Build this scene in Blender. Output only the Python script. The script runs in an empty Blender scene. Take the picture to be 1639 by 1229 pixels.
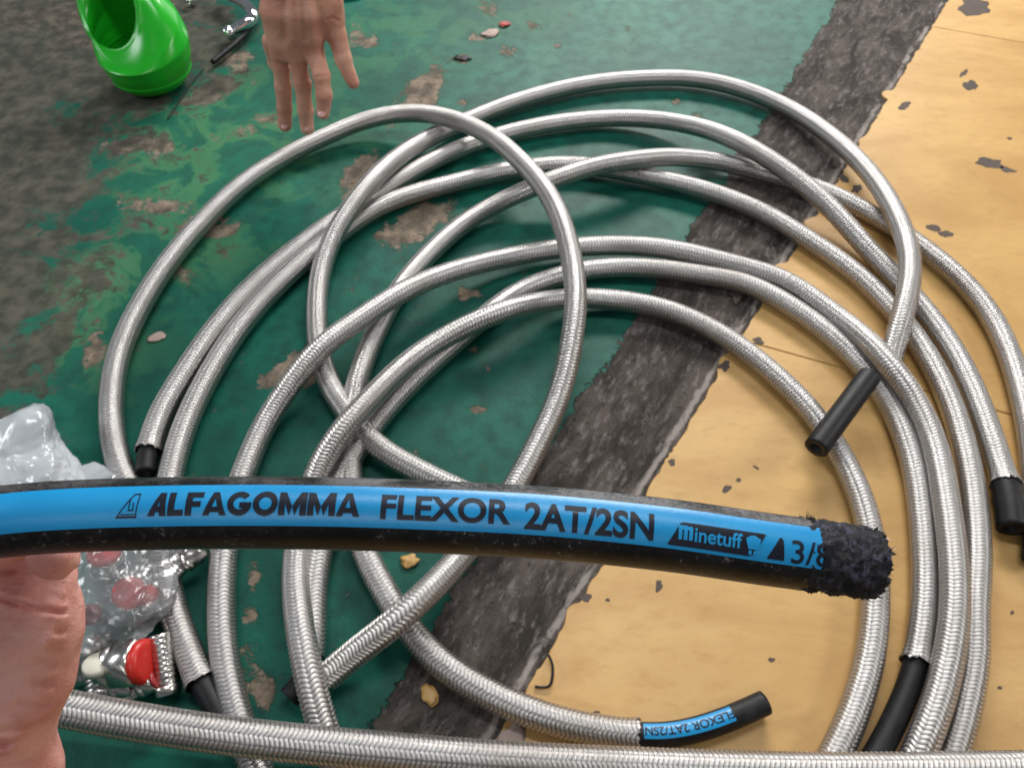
import bpy, bmesh, math, random
import numpy as np
from mathutils import Vector, noise as mnoise

S = bpy.context.scene
C = S.collection
R = math.radians
rng = np.random.default_rng(7)
random.seed(7)

# ------------------------------------------------------------------ camera
CAM_H, PITCH, LENS = 0.625, R(54.0), 26.0
F = LENS / 36.0 * 1639.0
cam_d = bpy.data.cameras.new('camera')
cam = bpy.data.objects.new('camera', cam_d)
C.objects.link(cam)
cam.location = (0, 0, CAM_H)
cam.rotation_euler = (R(90) - PITCH, 0, 0)
cam_d.lens = LENS
cam_d.sensor_width = 36.0
cam_d.clip_start = 0.01
cam_d.clip_end = 60.0
cam_d.dof.use_dof = True
cam_d.dof.focus_distance = 0.245
cam_d.dof.aperture_fstop = 30.0
S.camera = cam

# ------------------------------------------------------------------ world and lamps
world = bpy.data.worlds.new('World')
S.world = world
world.use_nodes = True
wb = world.node_tree.nodes['Background']
wb.inputs[0].default_value = (0.86, 0.93, 1.0, 1)
wb.inputs[1].default_value = 0.155

def area(name, loc, target, sx, sy, power, col):
    l = bpy.data.lights.new(name, 'AREA')
    l.shape = 'RECTANGLE'; l.size = sx; l.size_y = sy
    l.energy = power; l.color = col
    o = bpy.data.objects.new(name, l); C.objects.link(o)
    o.location = loc
    d = Vector(target) - Vector(loc)
    o.rotation_euler = d.to_track_quat('-Z', 'Y').to_euler()
    return o
area('doorway_light', (0.5, 2.9, 1.7), (0.1, 0.6, 0), 1.5, 0.5, 84, (1.0, 0.98, 0.95))
area('open_door_light', (0.9, 2.9, 0.62), (0.1, 0.4, 0.2), 1.3, 1.1, 11, (1.0, 0.99, 0.97))
area('near_fill_light', (-0.5, -1.3, 2.3), (0, 0.5, 0.1), 1.6, 0.22, 9, (1.0, 0.98, 0.95))  # added soft fill behind the camera, brightens the hands and front hose
area('ceiling_lamp', (0.15, 1.0, 2.6), (0.1, 0.7, 0), 1.5, 0.12, 26, (0.95, 0.98, 1.0))
area('window_light', (-2.2, 0.5, 1.3), (0, 0.5, 0), 0.7, 0.5, 14, (0.92, 0.97, 1.0))
area('side_door_light', (2.6, 0.6, 1.7), (0.2, 0.5, 0), 0.7, 0.6, 26, (1.0, 0.97, 0.92))

S.view_settings.view_transform = 'Standard'
S.view_settings.look = 'None'
S.view_settings.exposure = 0.0
S.view_settings.gamma = 1.0
S.render.engine = 'CYCLES'

# ------------------------------------------------------------------ geometry of the view (pixel of the 1639x1229 photo -> world)
CAM = np.array([0, 0, CAM_H])
FW = np.array([0, math.cos(PITCH), -math.sin(PITCH)])
UP = np.array([0, math.sin(PITCH), math.cos(PITCH)])
RT = np.array([1.0, 0, 0])
def ray(px, py):
    return FW + (px - 819.5) / F * RT - (py - 614.5) / F * UP
def at(px, py, h=0.0):
    d = ray(px, py)
    return CAM + d * ((h - CAM_H) / d[2])
def atz(px, py, z):
    return CAM + ray(px, py) * z
def project(P):
    q = P - CAM
    z = q @ FW
    return 819.5 + F * (q @ RT) / z, 614.5 - F * (q @ UP) / z, z

# ------------------------------------------------------------------ helpers
def tag(o, label=None, cat=None, group=None, kind=None):
    if label: o['label'] = label
    if cat: o['category'] = cat
    if group: o['group'] = group
    if kind: o['kind'] = kind
    return o
def empty(name, loc, label=None, cat=None, group=None):
    o = bpy.data.objects.new(name, None)
    o.empty_display_size = 0.02
    C.objects.link(o); o.location = tuple(loc)
    return tag(o, label, cat, group)
WL = {}
def wloc(o):
    p = np.zeros(3)
    while o is not None:
        p = p + np.array(o.location); o = o.parent
    return p
def link(name, me, mats, parent=None, loc=None, smooth=True):
    """mesh vertices are in world space; they are moved to the object's own origin"""
    n = len(me.vertices)
    co = np.empty(n * 3); me.vertices.foreach_get('co', co); co = co.reshape(-1, 3)
    base = co.mean(0) if loc is None else np.array(loc, float)
    if loc is None: base[2] = co[:, 2].min()
    co -= base
    me.vertices.foreach_set('co', co.ravel())
    o = bpy.data.objects.new(name, me); C.objects.link(o)
    pw = wloc(parent) if parent else np.zeros(3)
    o.location = tuple(base - pw)
    if parent: o.parent = parent
    for m in (mats if isinstance(mats, (list, tuple)) else [mats]): me.materials.append(m)
    if smooth: me.polygons.foreach_set('use_smooth', np.ones(len(me.polygons), bool))
    me.update()
    return o
def mesh_np(verts, quads, uv=None, mat_idx=None):
    me = bpy.data.meshes.new('m')
    nf = len(quads); k = quads.shape[1]
    me.vertices.add(len(verts)); me.vertices.foreach_set('co', np.asarray(verts, float).ravel())
    me.loops.add(nf * k); me.loops.foreach_set('vertex_index', quads.ravel().astype(np.int32))
    me.polygons.add(nf)
    me.polygons.foreach_set('loop_start', np.arange(0, nf * k, k, dtype=np.int32))
    if uv is not None:
        l = me.uv_layers.new(name='UVMap')
        l.data.foreach_set('uv', uv.astype(np.float32).ravel())
    if mat_idx is not None:
        me.polygons.foreach_set('material_index', mat_idx.astype(np.int32))
    me.update(calc_edges=True); me.validate()
    return me
def pyd(verts, faces):
    me = bpy.data.meshes.new('m')
    me.from_pydata([tuple(v) for v in verts], [], faces); me.update()
    return me

# spline through points, resampled evenly, then lightly smoothed
def spline(P, step, sig=0.010):
    P = np.asarray(P, float)
    t = np.concatenate([[0], np.cumsum(np.linalg.norm(np.diff(P, axis=0), axis=1))])
    n = len(P); A = np.zeros((n, n)); B = np.zeros((n, P.shape[1]))
    h = np.diff(t); A[0, 0] = A[-1, -1] = 1
    for i in range(1, n - 1):
        A[i, i-1] = h[i-1]; A[i, i] = 2 * (h[i-1] + h[i]); A[i, i+1] = h[i]
        B[i] = 6 * ((P[i+1] - P[i]) / h[i] - (P[i] - P[i-1]) / h[i-1])
    M = np.linalg.solve(A, B)
    def ev(x):
        i = np.clip(np.searchsorted(t, x) - 1, 0, n - 2)
        a = (t[i+1] - x)[:, None]; b = (x - t[i])[:, None]; H = h[i][:, None]
        return (M[i] * a**3 + M[i+1] * b**3) / (6*H) + (P[i]/H - M[i]*H/6) * a + (P[i+1]/H - M[i+1]*H/6) * b
    x = np.linspace(0, t[-1], max(8, int(t[-1] / 0.002)))
    Q = ev(x)
    if sig > 0:
        k = int(3 * sig / 0.002)
        w = np.exp(-0.5 * (np.arange(-k, k + 1) * 0.002 / sig) ** 2); w /= w.sum()
        pad = np.concatenate([2*Q[0] - Q[k:0:-1], Q, 2*Q[-1] - Q[-2:-k-2:-1]])
        Q = np.stack([np.convolve(pad[:, c], w, 'valid') for c in range(Q.shape[1])], 1)
    s = np.concatenate([[0], np.cumsum(np.linalg.norm(np.diff(Q, axis=0), axis=1))])
    m = max(4, int(round(s[-1] / step)) + 1)
    si = np.linspace(0, s[-1], m)
    return np.stack([np.interp(si, s, Q[:, c]) for c in range(Q.shape[1])], 1), si
def frames(Q, up0=(0, 0, 1)):
    T = np.gradient(Q, axis=0); T /= np.linalg.norm(T, axis=1)[:, None]
    U = np.tile(np.array(up0, float), (len(Q), 1))
    N = U - (U * T).sum(1)[:, None] * T
    N /= np.linalg.norm(N, axis=1)[:, None]
    return T, N, np.cross(T, N)

# ------------------------------------------------------------------ node helpers
class NT:
    def __init__(s, name):
        s.m = bpy.data.materials.new(name); s.m.use_nodes = True
        s.t = s.m.node_tree; s.b = s.t.nodes['Principled BSDF']
        s.out = s.t.nodes['Material Output']
    def n(s, typ, **kw):
        x = s.t.nodes.new(typ)
        for k, v in kw.items(): setattr(x, k, v)
        return x
    def l(s, a, b): s.t.links.new(a, b)
    def val(s, x, inp):
        if hasattr(x, 'is_output'): s.l(x, inp)
        else: inp.default_value = x
    def math(s, op, a, b=0.0, c=0.0, clamp=False):
        x = s.n('ShaderNodeMath', operation=op, use_clamp=clamp)
        s.val(a, x.inputs[0]); s.val(b, x.inputs[1])
        if len(x.inputs) > 2: s.val(c, x.inputs[2])
        return x.outputs[0]
    def mix(s, f, a, b, mode='MIX'):
        x = s.n('ShaderNodeMix', data_type='RGBA', blend_type=mode)
        s.val(f, x.inputs[0])
        for v, i in ((a, 6), (b, 7)):
            if hasattr(v, 'is_output'): s.l(v, x.inputs[i])
            else: x.inputs[i].default_value = (*v, 1) if len(v) == 3 else v
        return x.outputs[2]
    def noise(s, scale, detail=4, rough=0.55, vec=None, dist=0.0):
        x = s.n('ShaderNodeTexNoise'); x.inputs['Scale'].default_value = scale
        x.inputs['Detail'].default_value = detail; x.inputs['Roughness'].default_value = rough
        x.inputs['Distortion'].default_value = dist
        s.l(vec if vec is not None else s.obj(), x.inputs['Vector'])
        return x.outputs['Fac']
    def obj(s):
        if not hasattr(s, '_o'): s._o = s.n('ShaderNodeTexCoord').outputs['Object']
        return s._o
    def geo(s):
        return s.n('ShaderNodeNewGeometry').outputs['Position']
    def step(s, x, lo, hi):
        m = s.n('ShaderNodeMapRange', interpolation_type='SMOOTHSTEP')
        s.val(x, m.inputs[0]); m.inputs[1].default_value = lo; m.inputs[2].default_value = hi
        return m.outputs[0]
    def attr(s, name):
        return s.n('ShaderNodeAttribute', attribute_name=name).outputs['Fac']
    def bump(s, h, dist, strength=1.0, normal=None):
        x = s.n('ShaderNodeBump'); x.inputs['Distance'].default_value = dist
        x.inputs['Strength'].default_value = strength
        s.l(h, x.inputs['Height'])
        if normal is not None: s.l(normal, x.inputs['Normal'])
        s.l(x.outputs[0], s.b.inputs['Normal'])
        return x.outputs[0]
    def set(s, **kw):
        for k, v in kw.items():
            i = s.b.inputs[k.replace('_', ' ')]
            if hasattr(v, 'is_output'): s.l(v, i)
            elif isinstance(v, tuple) and len(v) == 3 and i.type == 'RGBA': i.default_value = (*v, 1)
            else: i.default_value = v
        return s.m

# ------------------------------------------------------------------ materials
NCOL = 12            # braid columns round the hose
PITCHB = 0.0035      # braid pitch along the hose
def mat_braid():
    t = NT('steel_braid')
    uv = t.n('ShaderNodeUVMap', uv_map='UVMap').outputs[0]
    sep = t.n('ShaderNodeSeparateXYZ'); t.l(uv, sep.inputs[0])
    u, v = sep.outputs[0], sep.outputs[1]
    un = t.math('MULTIPLY', u, NCOL)
    fl = t.math('FLOOR', un)
    fr = t.math('SUBTRACT', t.math('MULTIPLY', t.math('FRACT', un), 2.0), 1.0)       # -1..1
    sg = t.math('SUBTRACT', t.math('MULTIPLY', t.math('MODULO', fl, 2.0), 2.0), 1.0)
    ph = t.math('ADD', v, t.math('MULTIPLY', t.math('MULTIPLY', fr, sg), 0.34))
    h = t.math('POWER', t.math('ABSOLUTE', t.math('COSINE', t.math('MULTIPLY', ph, math.pi))), 0.7)
    edge = t.math('SUBTRACT', 1.0, t.math('MULTIPLY', t.math('POWER', t.math('ABSOLUTE', fr), 4.0), 0.3))
    h = t.math('MULTIPLY', h, edge)
    wire = t.math('MULTIPLY', t.math('SINE', t.math('MULTIPLY', ph, 2 * math.pi * 6)), 0.10)
    hh = t.math('ADD', h, wire)
    grime = t.noise(26, 4, 0.6, vec=t.geo())
    big = t.noise(7, 3, 0.6, vec=t.geo())
    sc = t.n('ShaderNodeCombineXYZ')
    t.l(t.math('MULTIPLY', u, 5.0), sc.inputs[0]); t.l(t.math('MULTIPLY', v, 0.25), sc.inputs[1])
    strand = t.noise(3.0, 2, 0.5, vec=sc.outputs[0])
    col = t.mix(t.step(h, 0.05, 0.75), (0.13, 0.12, 0.115), (0.69, 0.665, 0.65))  # gaps between strands darkened in the colour, standing in for occlusion
    col = t.mix(t.math('MULTIPLY', t.step(grime, 0.42, 0.8), 0.5), col, (0.42, 0.39, 0.36))
    col = t.mix(t.math('MULTIPLY', t.step(strand, 0.4, 0.75), 0.35), col, (0.50, 0.49, 0.48))
    col = t.mix(t.math('MULTIPLY', t.step(big, 0.50, 0.68), 0.40), col, (0.36, 0.33, 0.31))
    rough = t.math('ADD', 0.24, t.math('MULTIPLY', grime, 0.20))
    t.bump(hh, 0.0010, 0.8)
    return t.set(Base_Color=col, Metallic=1.0, Roughness=rough)
def mat_rubber():
    t = NT('black_rubber')
    g = t.geo()
    n1 = t.noise(60, 5, 0.65, vec=g); n2 = t.noise(900, 3, 0.6, vec=g)
    col = t.mix(t.step(n1, 0.45, 0.75), (0.006, 0.006, 0.007), (0.018, 0.017, 0.018))
    t.bump(n2, 0.0004, 0.5)
    return t.set(Base_Color=col, Roughness=t.math('ADD', 0.34, t.math('MULTIPLY', n1, 0.3)), Specular_IOR_Level=0.28)
def mat_hose_cover():
    t = NT('wrapped_rubber_cover')
    g = t.geo()
    n1 = t.noise(70, 6, 0.7, vec=g); n2 = t.noise(1500, 3, 0.7, vec=g)
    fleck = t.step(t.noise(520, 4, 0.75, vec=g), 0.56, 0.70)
    sheen = t.attr('scuff_sheen')
    dust_sheen = t.math('MULTIPLY', fleck, t.step(n1, 0.40, 0.62))
    dust_sheen = t.math('MAXIMUM', dust_sheen, t.math('MULTIPLY', sheen, t.step(t.math('ADD', n1, t.math('MULTIPLY', n2, 0.9)), 0.80, 1.12)))  # speckled sheen of the upper side, painted in with the dust flecks
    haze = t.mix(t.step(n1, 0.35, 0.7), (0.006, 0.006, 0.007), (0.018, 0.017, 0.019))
    col = t.mix(dust_sheen, haze, (0.19, 0.185, 0.19))
    t.bump(t.math('ADD', n2, t.math('MULTIPLY', fleck, 0.4)), 0.00025, 0.5)
    return t.set(Base_Color=col, Roughness=t.math('ADD', 0.30, t.math('MULTIPLY', dust_sheen, 0.3)), Specular_IOR_Level=0.25)
def mat_buffed():
    t = NT('buffed_rubber')
    g = t.geo()
    n1 = t.noise(260, 6, 0.75, vec=g); n2 = t.noise(900, 4, 0.7, vec=g)
    col = t.mix(t.step(n1, 0.48, 0.66), (0.006, 0.006, 0.009), (0.075, 0.072, 0.115))
    t.bump(t.math('ADD', n1, t.math('MULTIPLY', n2, 0.5)), 0.0012, 1.0)
    return t.set(Base_Color=col, Roughness=0.75)
def mat_stripe():
    t = NT('blue_printed_stripe')
    g = t.geo()
    n1 = t.noise(40, 4, 0.6, vec=g); n2 = t.noise(700, 3, 0.6, vec=g)
    sp = t.step(t.noise(420, 4, 0.7, vec=g), 0.66, 0.74)
    col = t.mix(n1, (0.003, 0.21, 0.48), (0.008, 0.29, 0.60))
    col = t.mix(t.math('MULTIPLY', sp, 0.5), col, (0.02, 0.08, 0.18))
    t.bump(n2, 0.00015, 0.35)
    return t.set(Base_Color=col, Roughness=t.math('ADD', 0.27, t.math('MULTIPLY', n1, 0.16)), Specular_IOR_Level=0.5)
def mat_simple(name, col, rough, metal=0.0, bscale=0, bdist=0.0002, var=0.25, **kw):
    t = NT(name)
    n1 = t.noise(30, 4, 0.6, vec=t.geo())
    c2 = tuple(max(0, x * (1 - var)) for x in col)
    c = t.mix(n1, c2, tuple(min(1, x * (1 + var * .6)) for x in col))
    if bscale:
        t.bump(t.noise(bscale, 3, 0.6, vec=t.geo()), bdist, 0.6)
    return t.set(Base_Color=c, Roughness=rough, Metallic=metal, **kw)
def mat_skin(name, a, b, deep, s=1.0):
    t = NT(name)
    g = t.geo()
    n1 = t.noise(45 * s, 4, 0.6, vec=g); n2 = t.noise(170 * s, 4, 0.6, vec=g)
    vor = t.n('ShaderNodeTexVoronoi'); vor.inputs['Scale'].default_value = 900 * s; t.l(g, vor.inputs['Vector'])
    col = t.mix(t.step(n1, 0.36, 0.66), a, b)
    col = t.mix(t.math('MULTIPLY', t.step(n2, 0.55, 0.75), 0.35), col, deep)
    cr = t.attr('crease')
    col = t.mix(t.math('MULTIPLY', cr, 0.5), col, deep)
    mp = t.n('ShaderNodeMapping'); t.l(g, mp.inputs[0]); mp.inputs['Scale'].default_value = (0.35, 1.6, 1.6)
    fine = t.noise(260 * s, 5, 0.7, vec=mp.outputs[0], dist=0.8)
    h = t.math('ADD', t.math('MULTIPLY', vor.outputs['Distance'], 0.35), t.math('MULTIPLY', n2, 0.7))
    h = t.math('ADD', h, t.math('MULTIPLY', fine, 1.3))
    t.bump(h, 0.0006 / s, 0.6)
    m = t.set(Base_Color=col, Roughness=0.52, Subsurface_Weight=0.22, Subsurface_Scale=0.005)
    t.b.inputs['Subsurface Radius'].default_value = (1.0, 0.35, 0.18)
    return m
def mat_plastic_bag(name='clear_plastic_film', opa=0.30):
    t = NT(name)
    tr = t.n('ShaderNodeBsdfTransparent'); tr.inputs[0].default_value = (0.96, 0.975, 0.985, 1)
    tl = t.n('ShaderNodeBsdfTranslucent'); tl.inputs[0].default_value = (0.86, 0.90, 0.94, 1)
    df = t.n('ShaderNodeBsdfDiffuse'); df.inputs[0].default_value = (0.82, 0.86, 0.90, 1)
    gl = t.n('ShaderNodeBsdfGlossy'); gl.inputs['Roughness'].default_value = 0.2
    a = t.n('ShaderNodeMixShader'); a.inputs[0].default_value = 0.5
    t.l(tl.outputs[0], a.inputs[1]); t.l(df.outputs[0], a.inputs[2])
    b = t.n('ShaderNodeMixShader')
    f = t.math('MULTIPLY', t.step(t.noise(22, 2, 0.5, vec=t.geo()), 0.1, 0.65), opa)
    t.l(f, b.inputs[0]); t.l(tr.outputs[0], b.inputs[1]); t.l(a.outputs[0], b.inputs[2])
    c = t.n('ShaderNodeMixShader')
    fr = t.n('ShaderNodeFresnel'); fr.inputs[0].default_value = 1.45
    ff = t.math('ADD', t.math('MULTIPLY', fr.outputs[0], 0.9), 0.05, clamp=True)
    t.l(ff, c.inputs[0]); t.l(b.outputs[0], c.inputs[1]); t.l(gl.outputs[0], c.inputs[2])
    t.l(c.outputs[0], t.out.inputs[0])
    return t.m
_a, _b = at(560, 1200), at(1345, 0)
STRIP_ANG = math.atan2(_b[1] - _a[1], _b[0] - _a[0])
def mat_floor():
    t = NT('worn_green_paint_on_concrete')
    g = t.geo()
    na = t.noise(13, 7, 0.62, vec=g, dist=0.6); nb = t.noise(42, 6, 0.62, vec=g); nc = t.noise(240, 5, 0.65, vec=g)
    nd = t.noise(4.5, 4, 0.55, vec=g); ne = t.noise(85, 5, 0.7, vec=g, dist=1.0)
    peel, dirt, strip, lite = t.attr('peel'), t.attr('dirt'), t.attr('strip'), t.attr('lite')
    # green paint
    green = t.mix(t.step(nd, 0.35, 0.65), (0.002, 0.070, 0.047), (0.005, 0.115, 0.076))
    green = t.mix(t.step(nb, 0.35, 0.75), green, (0.002, 0.050, 0.037))
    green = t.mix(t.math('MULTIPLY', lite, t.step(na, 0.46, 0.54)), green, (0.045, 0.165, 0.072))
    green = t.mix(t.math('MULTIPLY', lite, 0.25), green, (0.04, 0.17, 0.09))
    # bare concrete under it
    bare = t.mix(t.step(nb, 0.35, 0.68), (0.085, 0.070, 0.054), (0.25, 0.195, 0.145))
    bare = t.mix(t.step(nc, 0.5, 0.72), bare, (0.08, 0.06, 0.045))
    # grime
    grime = t.mix(t.step(nb, 0.34, 0.7), (0.036, 0.033, 0.026), (0.098, 0.085, 0.067))
    pm_ = t.math('ADD', peel, t.math('ADD', t.math('MULTIPLY', t.math('SUBTRACT', na, 0.5), 2.2),
                                    t.math('MULTIPLY', t.math('SUBTRACT', nb, 0.5), 1.3)))
    pm_ = t.math('ADD', pm_, t.math('MULTIPLY', t.math('SUBTRACT', ne, 0.5), 1.8))
    pm_ = t.math('ADD', pm_, 0.20)
    pm = t.step(pm_, -0.05, 0.22)
    spk = t.step(ne, 0.665, 0.70)
    pm2 = t.math('MAXIMUM', pm, t.math('MULTIPLY', spk, 0.9))
    col = t.mix(pm2, green, bare)
    dm = t.step(t.math('ADD', dirt, t.math('ADD', t.math('MULTIPLY', t.math('SUBTRACT', na, 0.5), 4.5), t.math('MULTIPLY', t.math('SUBTRACT', ne, 0.5), 1.6))), 0.10, 0.60)
    col = t.mix(t.math('MULTIPLY', dm, 0.92), col, grime)
    # dark bedding strip with old adhesive
    vr = t.n('ShaderNodeVectorRotate', rotation_type='Z_AXIS'); t.l(g, vr.inputs[0]); vr.inputs['Angle'].default_value = -STRIP_ANG
    st_n = t.n('ShaderNodeMapping'); t.l(vr.outputs[0], st_n.inputs[0])
    st_n.inputs['Scale'].default_value = (0.55, 1.5, 1)
    ns = t.noise(26, 7, 0.7, vec=st_n.outputs[0], dist=0.5)
    ns2 = t.noise(95, 6, 0.7, vec=st_n.outputs[0])
    sc = t.mix(t.step(ns, 0.36, 0.66), (0.030, 0.025, 0.021), (0.095, 0.079, 0.069))
    sc = t.mix(t.math('MULTIPLY', t.step(ns2, 0.50, 0.70), 0.7), sc, (0.21, 0.185, 0.175))
    sc = t.mix(t.step(nc, 0.56, 0.70), sc, (0.016, 0.014, 0.014))
    sm = t.step(t.math('ADD', strip, t.math('ADD', t.math('MULTIPLY', t.math('SUBTRACT', na, 0.5), 0.035), t.math('MULTIPLY', t.math('SUBTRACT', ne, 0.5), 0.022))), -0.0006, 0.0012)
    col = t.mix(sm, col, sc)
    rd = t.math('ADD', t.attr('ridge'), t.math('MULTIPLY', t.math('SUBTRACT', nb, 0.5), 0.012))
    rm = t.math('MULTIPLY', t.math('MULTIPLY', t.step(rd, 0.003, 0.006), t.math('SUBTRACT', 1.0, t.step(rd, 0.0085, 0.012))), t.step(ns, 0.40, 0.55))
    col = t.mix(t.math('MULTIPLY', rm, 0.85), col, (0.30, 0.265, 0.24))
    h = t.math('SUBTRACT', t.math('MULTIPLY', nc, 0.3), t.math('MULTIPLY', pm2, 0.5))
    h = t.math('ADD', h, t.math('MULTIPLY', sm, t.math('ADD', t.math('MULTIPLY', ns, 1.6), t.math('MULTIPLY', ns2, 1.6))))
    t.bump(h, 0.0016, 0.8)
    ro = t.math('ADD', 0.42, t.math('MULTIPLY', t.math('MAXIMUM', t.math('MAXIMUM', pm2, sm), dm), 0.4))
    ro = t.math('ADD', ro, t.math('MULTIPLY', nb, 0.18))
    return t.set(Base_Color=col, Roughness=ro, Specular_IOR_Level=0.22)
def mat_tile():
    t = NT('yellow_tile')
    g = t.geo()
    mp = t.n('ShaderNodeMapping'); t.l(g, mp.inputs[0]); mp.inputs['Rotation'].default_value = (0, 0, R(24)); mp.inputs['Scale'].default_value = (0.8, 1.7, 1)
    n1 = t.noise(6, 5, 0.6, vec=mp.outputs[0], dist=0.5); n2 = t.noise(48, 6, 0.72, vec=mp.outputs[0]); n3 = t.noise(170, 4, 0.6, vec=g)
    col = t.mix(t.step(n1, 0.32, 0.68), (0.45, 0.255, 0.080), (0.56, 0.345, 0.122))
    col = t.mix(t.math('MULTIPLY', t.step(n2, 0.45, 0.75), 0.42), col, (0.36, 0.185, 0.055))
    col = t.mix(t.step(n3, 0.72, 0.78), col, (0.13, 0.075, 0.035))
    scuff_sheen = t.step(t.noise(9, 6, 0.72, vec=g, dist=1.4), 0.60, 0.72)  # on the tile: random scuffs only
    col = t.mix(t.math('MULTIPLY', scuff_sheen, 0.45), col, (0.33, 0.20, 0.08))
    t.bump(t.math('ADD', n2, t.math('MULTIPLY', n3, 0.4)), 0.0005, 0.4)
    return t.set(Base_Color=col, Roughness=t.math('ADD', 0.34, t.math('MULTIPLY', n2, 0.3)))

M = {}
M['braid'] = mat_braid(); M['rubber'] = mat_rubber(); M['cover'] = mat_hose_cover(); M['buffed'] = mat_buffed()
M['stripe'] = mat_stripe()
M['ink'] = mat_simple('black_ink', (0.006, 0.008, 0.018), 0.42, var=0.3, Specular_IOR_Level=0.3)
M['bore'] = mat_simple('bore_rubber', (0.006, 0.006, 0.006), 0.8)
M['wire'] = mat_simple('cut_wire', (0.70, 0.62, 0.60), 0.3, 1.0)
M['floor'] = mat_floor(); M['tile'] = mat_tile()
M['chip'] = mat_simple('bare_grey_chip', (0.085, 0.062, 0.050), 0.8, bscale=400, var=0.6)
M['grout'] = mat_simple('dark_joint', (0.05, 0.03, 0.02), 0.9)
M['skin_near'] = mat_skin('pink_skin', (0.66, 0.29, 0.255), (0.80, 0.44, 0.395), (0.50, 0.14, 0.12))
M['skin_far'] = mat_skin('tan_skin', (0.54, 0.255, 0.175), (0.70, 0.385, 0.275), (0.46, 0.15, 0.12), 0.5)
M['nail'] = mat_simple('fingernail', (0.62, 0.33, 0.31), 0.25, var=0.1)
M['film'] = mat_plastic_bag()
M['film2'] = mat_plastic_bag('cloudy_plastic_film', 0.95)
M['steel'] = mat_simple('zinc_steel', (0.62, 0.60, 0.57), 0.24, 1.0, 300, 0.0003)
M['dark_steel'] = mat_simple('dark_steel', (0.20, 0.19, 0.18), 0.3, 1.0, 300, 0.0003)
M['chrome'] = mat_simple('chrome', (0.85, 0.87, 0.88), 0.08, 1.0)
M['red'] = mat_simple('red_plastic', (0.50, 0.016, 0.010), 0.35, var=0.15)
M['dark_red'] = mat_simple('dark_red_plastic', (0.26, 0.010, 0.012), 0.35, var=0.15)
M['green'] = mat_simple('green_plastic', (0.010, 0.40, 0.014), 0.24, bscale=0, var=0.25)
M['dkgreen'] = mat_simple('dark_green_plastic', (0.01, 0.10, 0.02), 0.4)
M['nylon'] = mat_simple('cream_nylon', (0.66, 0.62, 0.52), 0.45)
M['paper'] = mat_simple('litter_paper', (0.40, 0.30, 0.26), 0.8, bscale=300)
M['litter_red'] = mat_simple('litter_red', (0.38, 0.05, 0.05), 0.6)

# ------------------------------------------------------------------ floor
def axis(lo, hi, step, far):
    a = np.arange(lo, hi + step / 2, step)
    return np.concatenate([[-far], [lo - 0.6], a, [hi + 0.6], [far]])
xs = axis(-1.15, 1.15, 0.005, 7.0); ys = axis(-0.15, 1.60, 0.005, 7.0)
X, Y = np.meshgrid(xs, ys, indexing='ij')
V = np.stack([X.ravel(), Y.ravel(), np.full(X.size, -0.003)], 1)
nx, ny = len(xs), len(ys)
ii = np.arange(nx * ny).reshape(nx, ny)
Qd = np.stack([ii[:-1, :-1], ii[1:, :-1], ii[1:, 1:], ii[:-1, 1:]], -1).reshape(-1, 4)
me = mesh_np(V, Qd)
PX, PY, PZ = project(np.where(V[:, 1:2] < -0.35, np.array([0, -0.35, 0]) + V * [1, 0, 1], V))
def lin(pa, pb):
    a = at(*pa)[:2]; b = at(*pb)[:2]; d = (b - a) / np.linalg.norm(b - a)
    return a, d, np.array([-d[1], d[0]])
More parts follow.
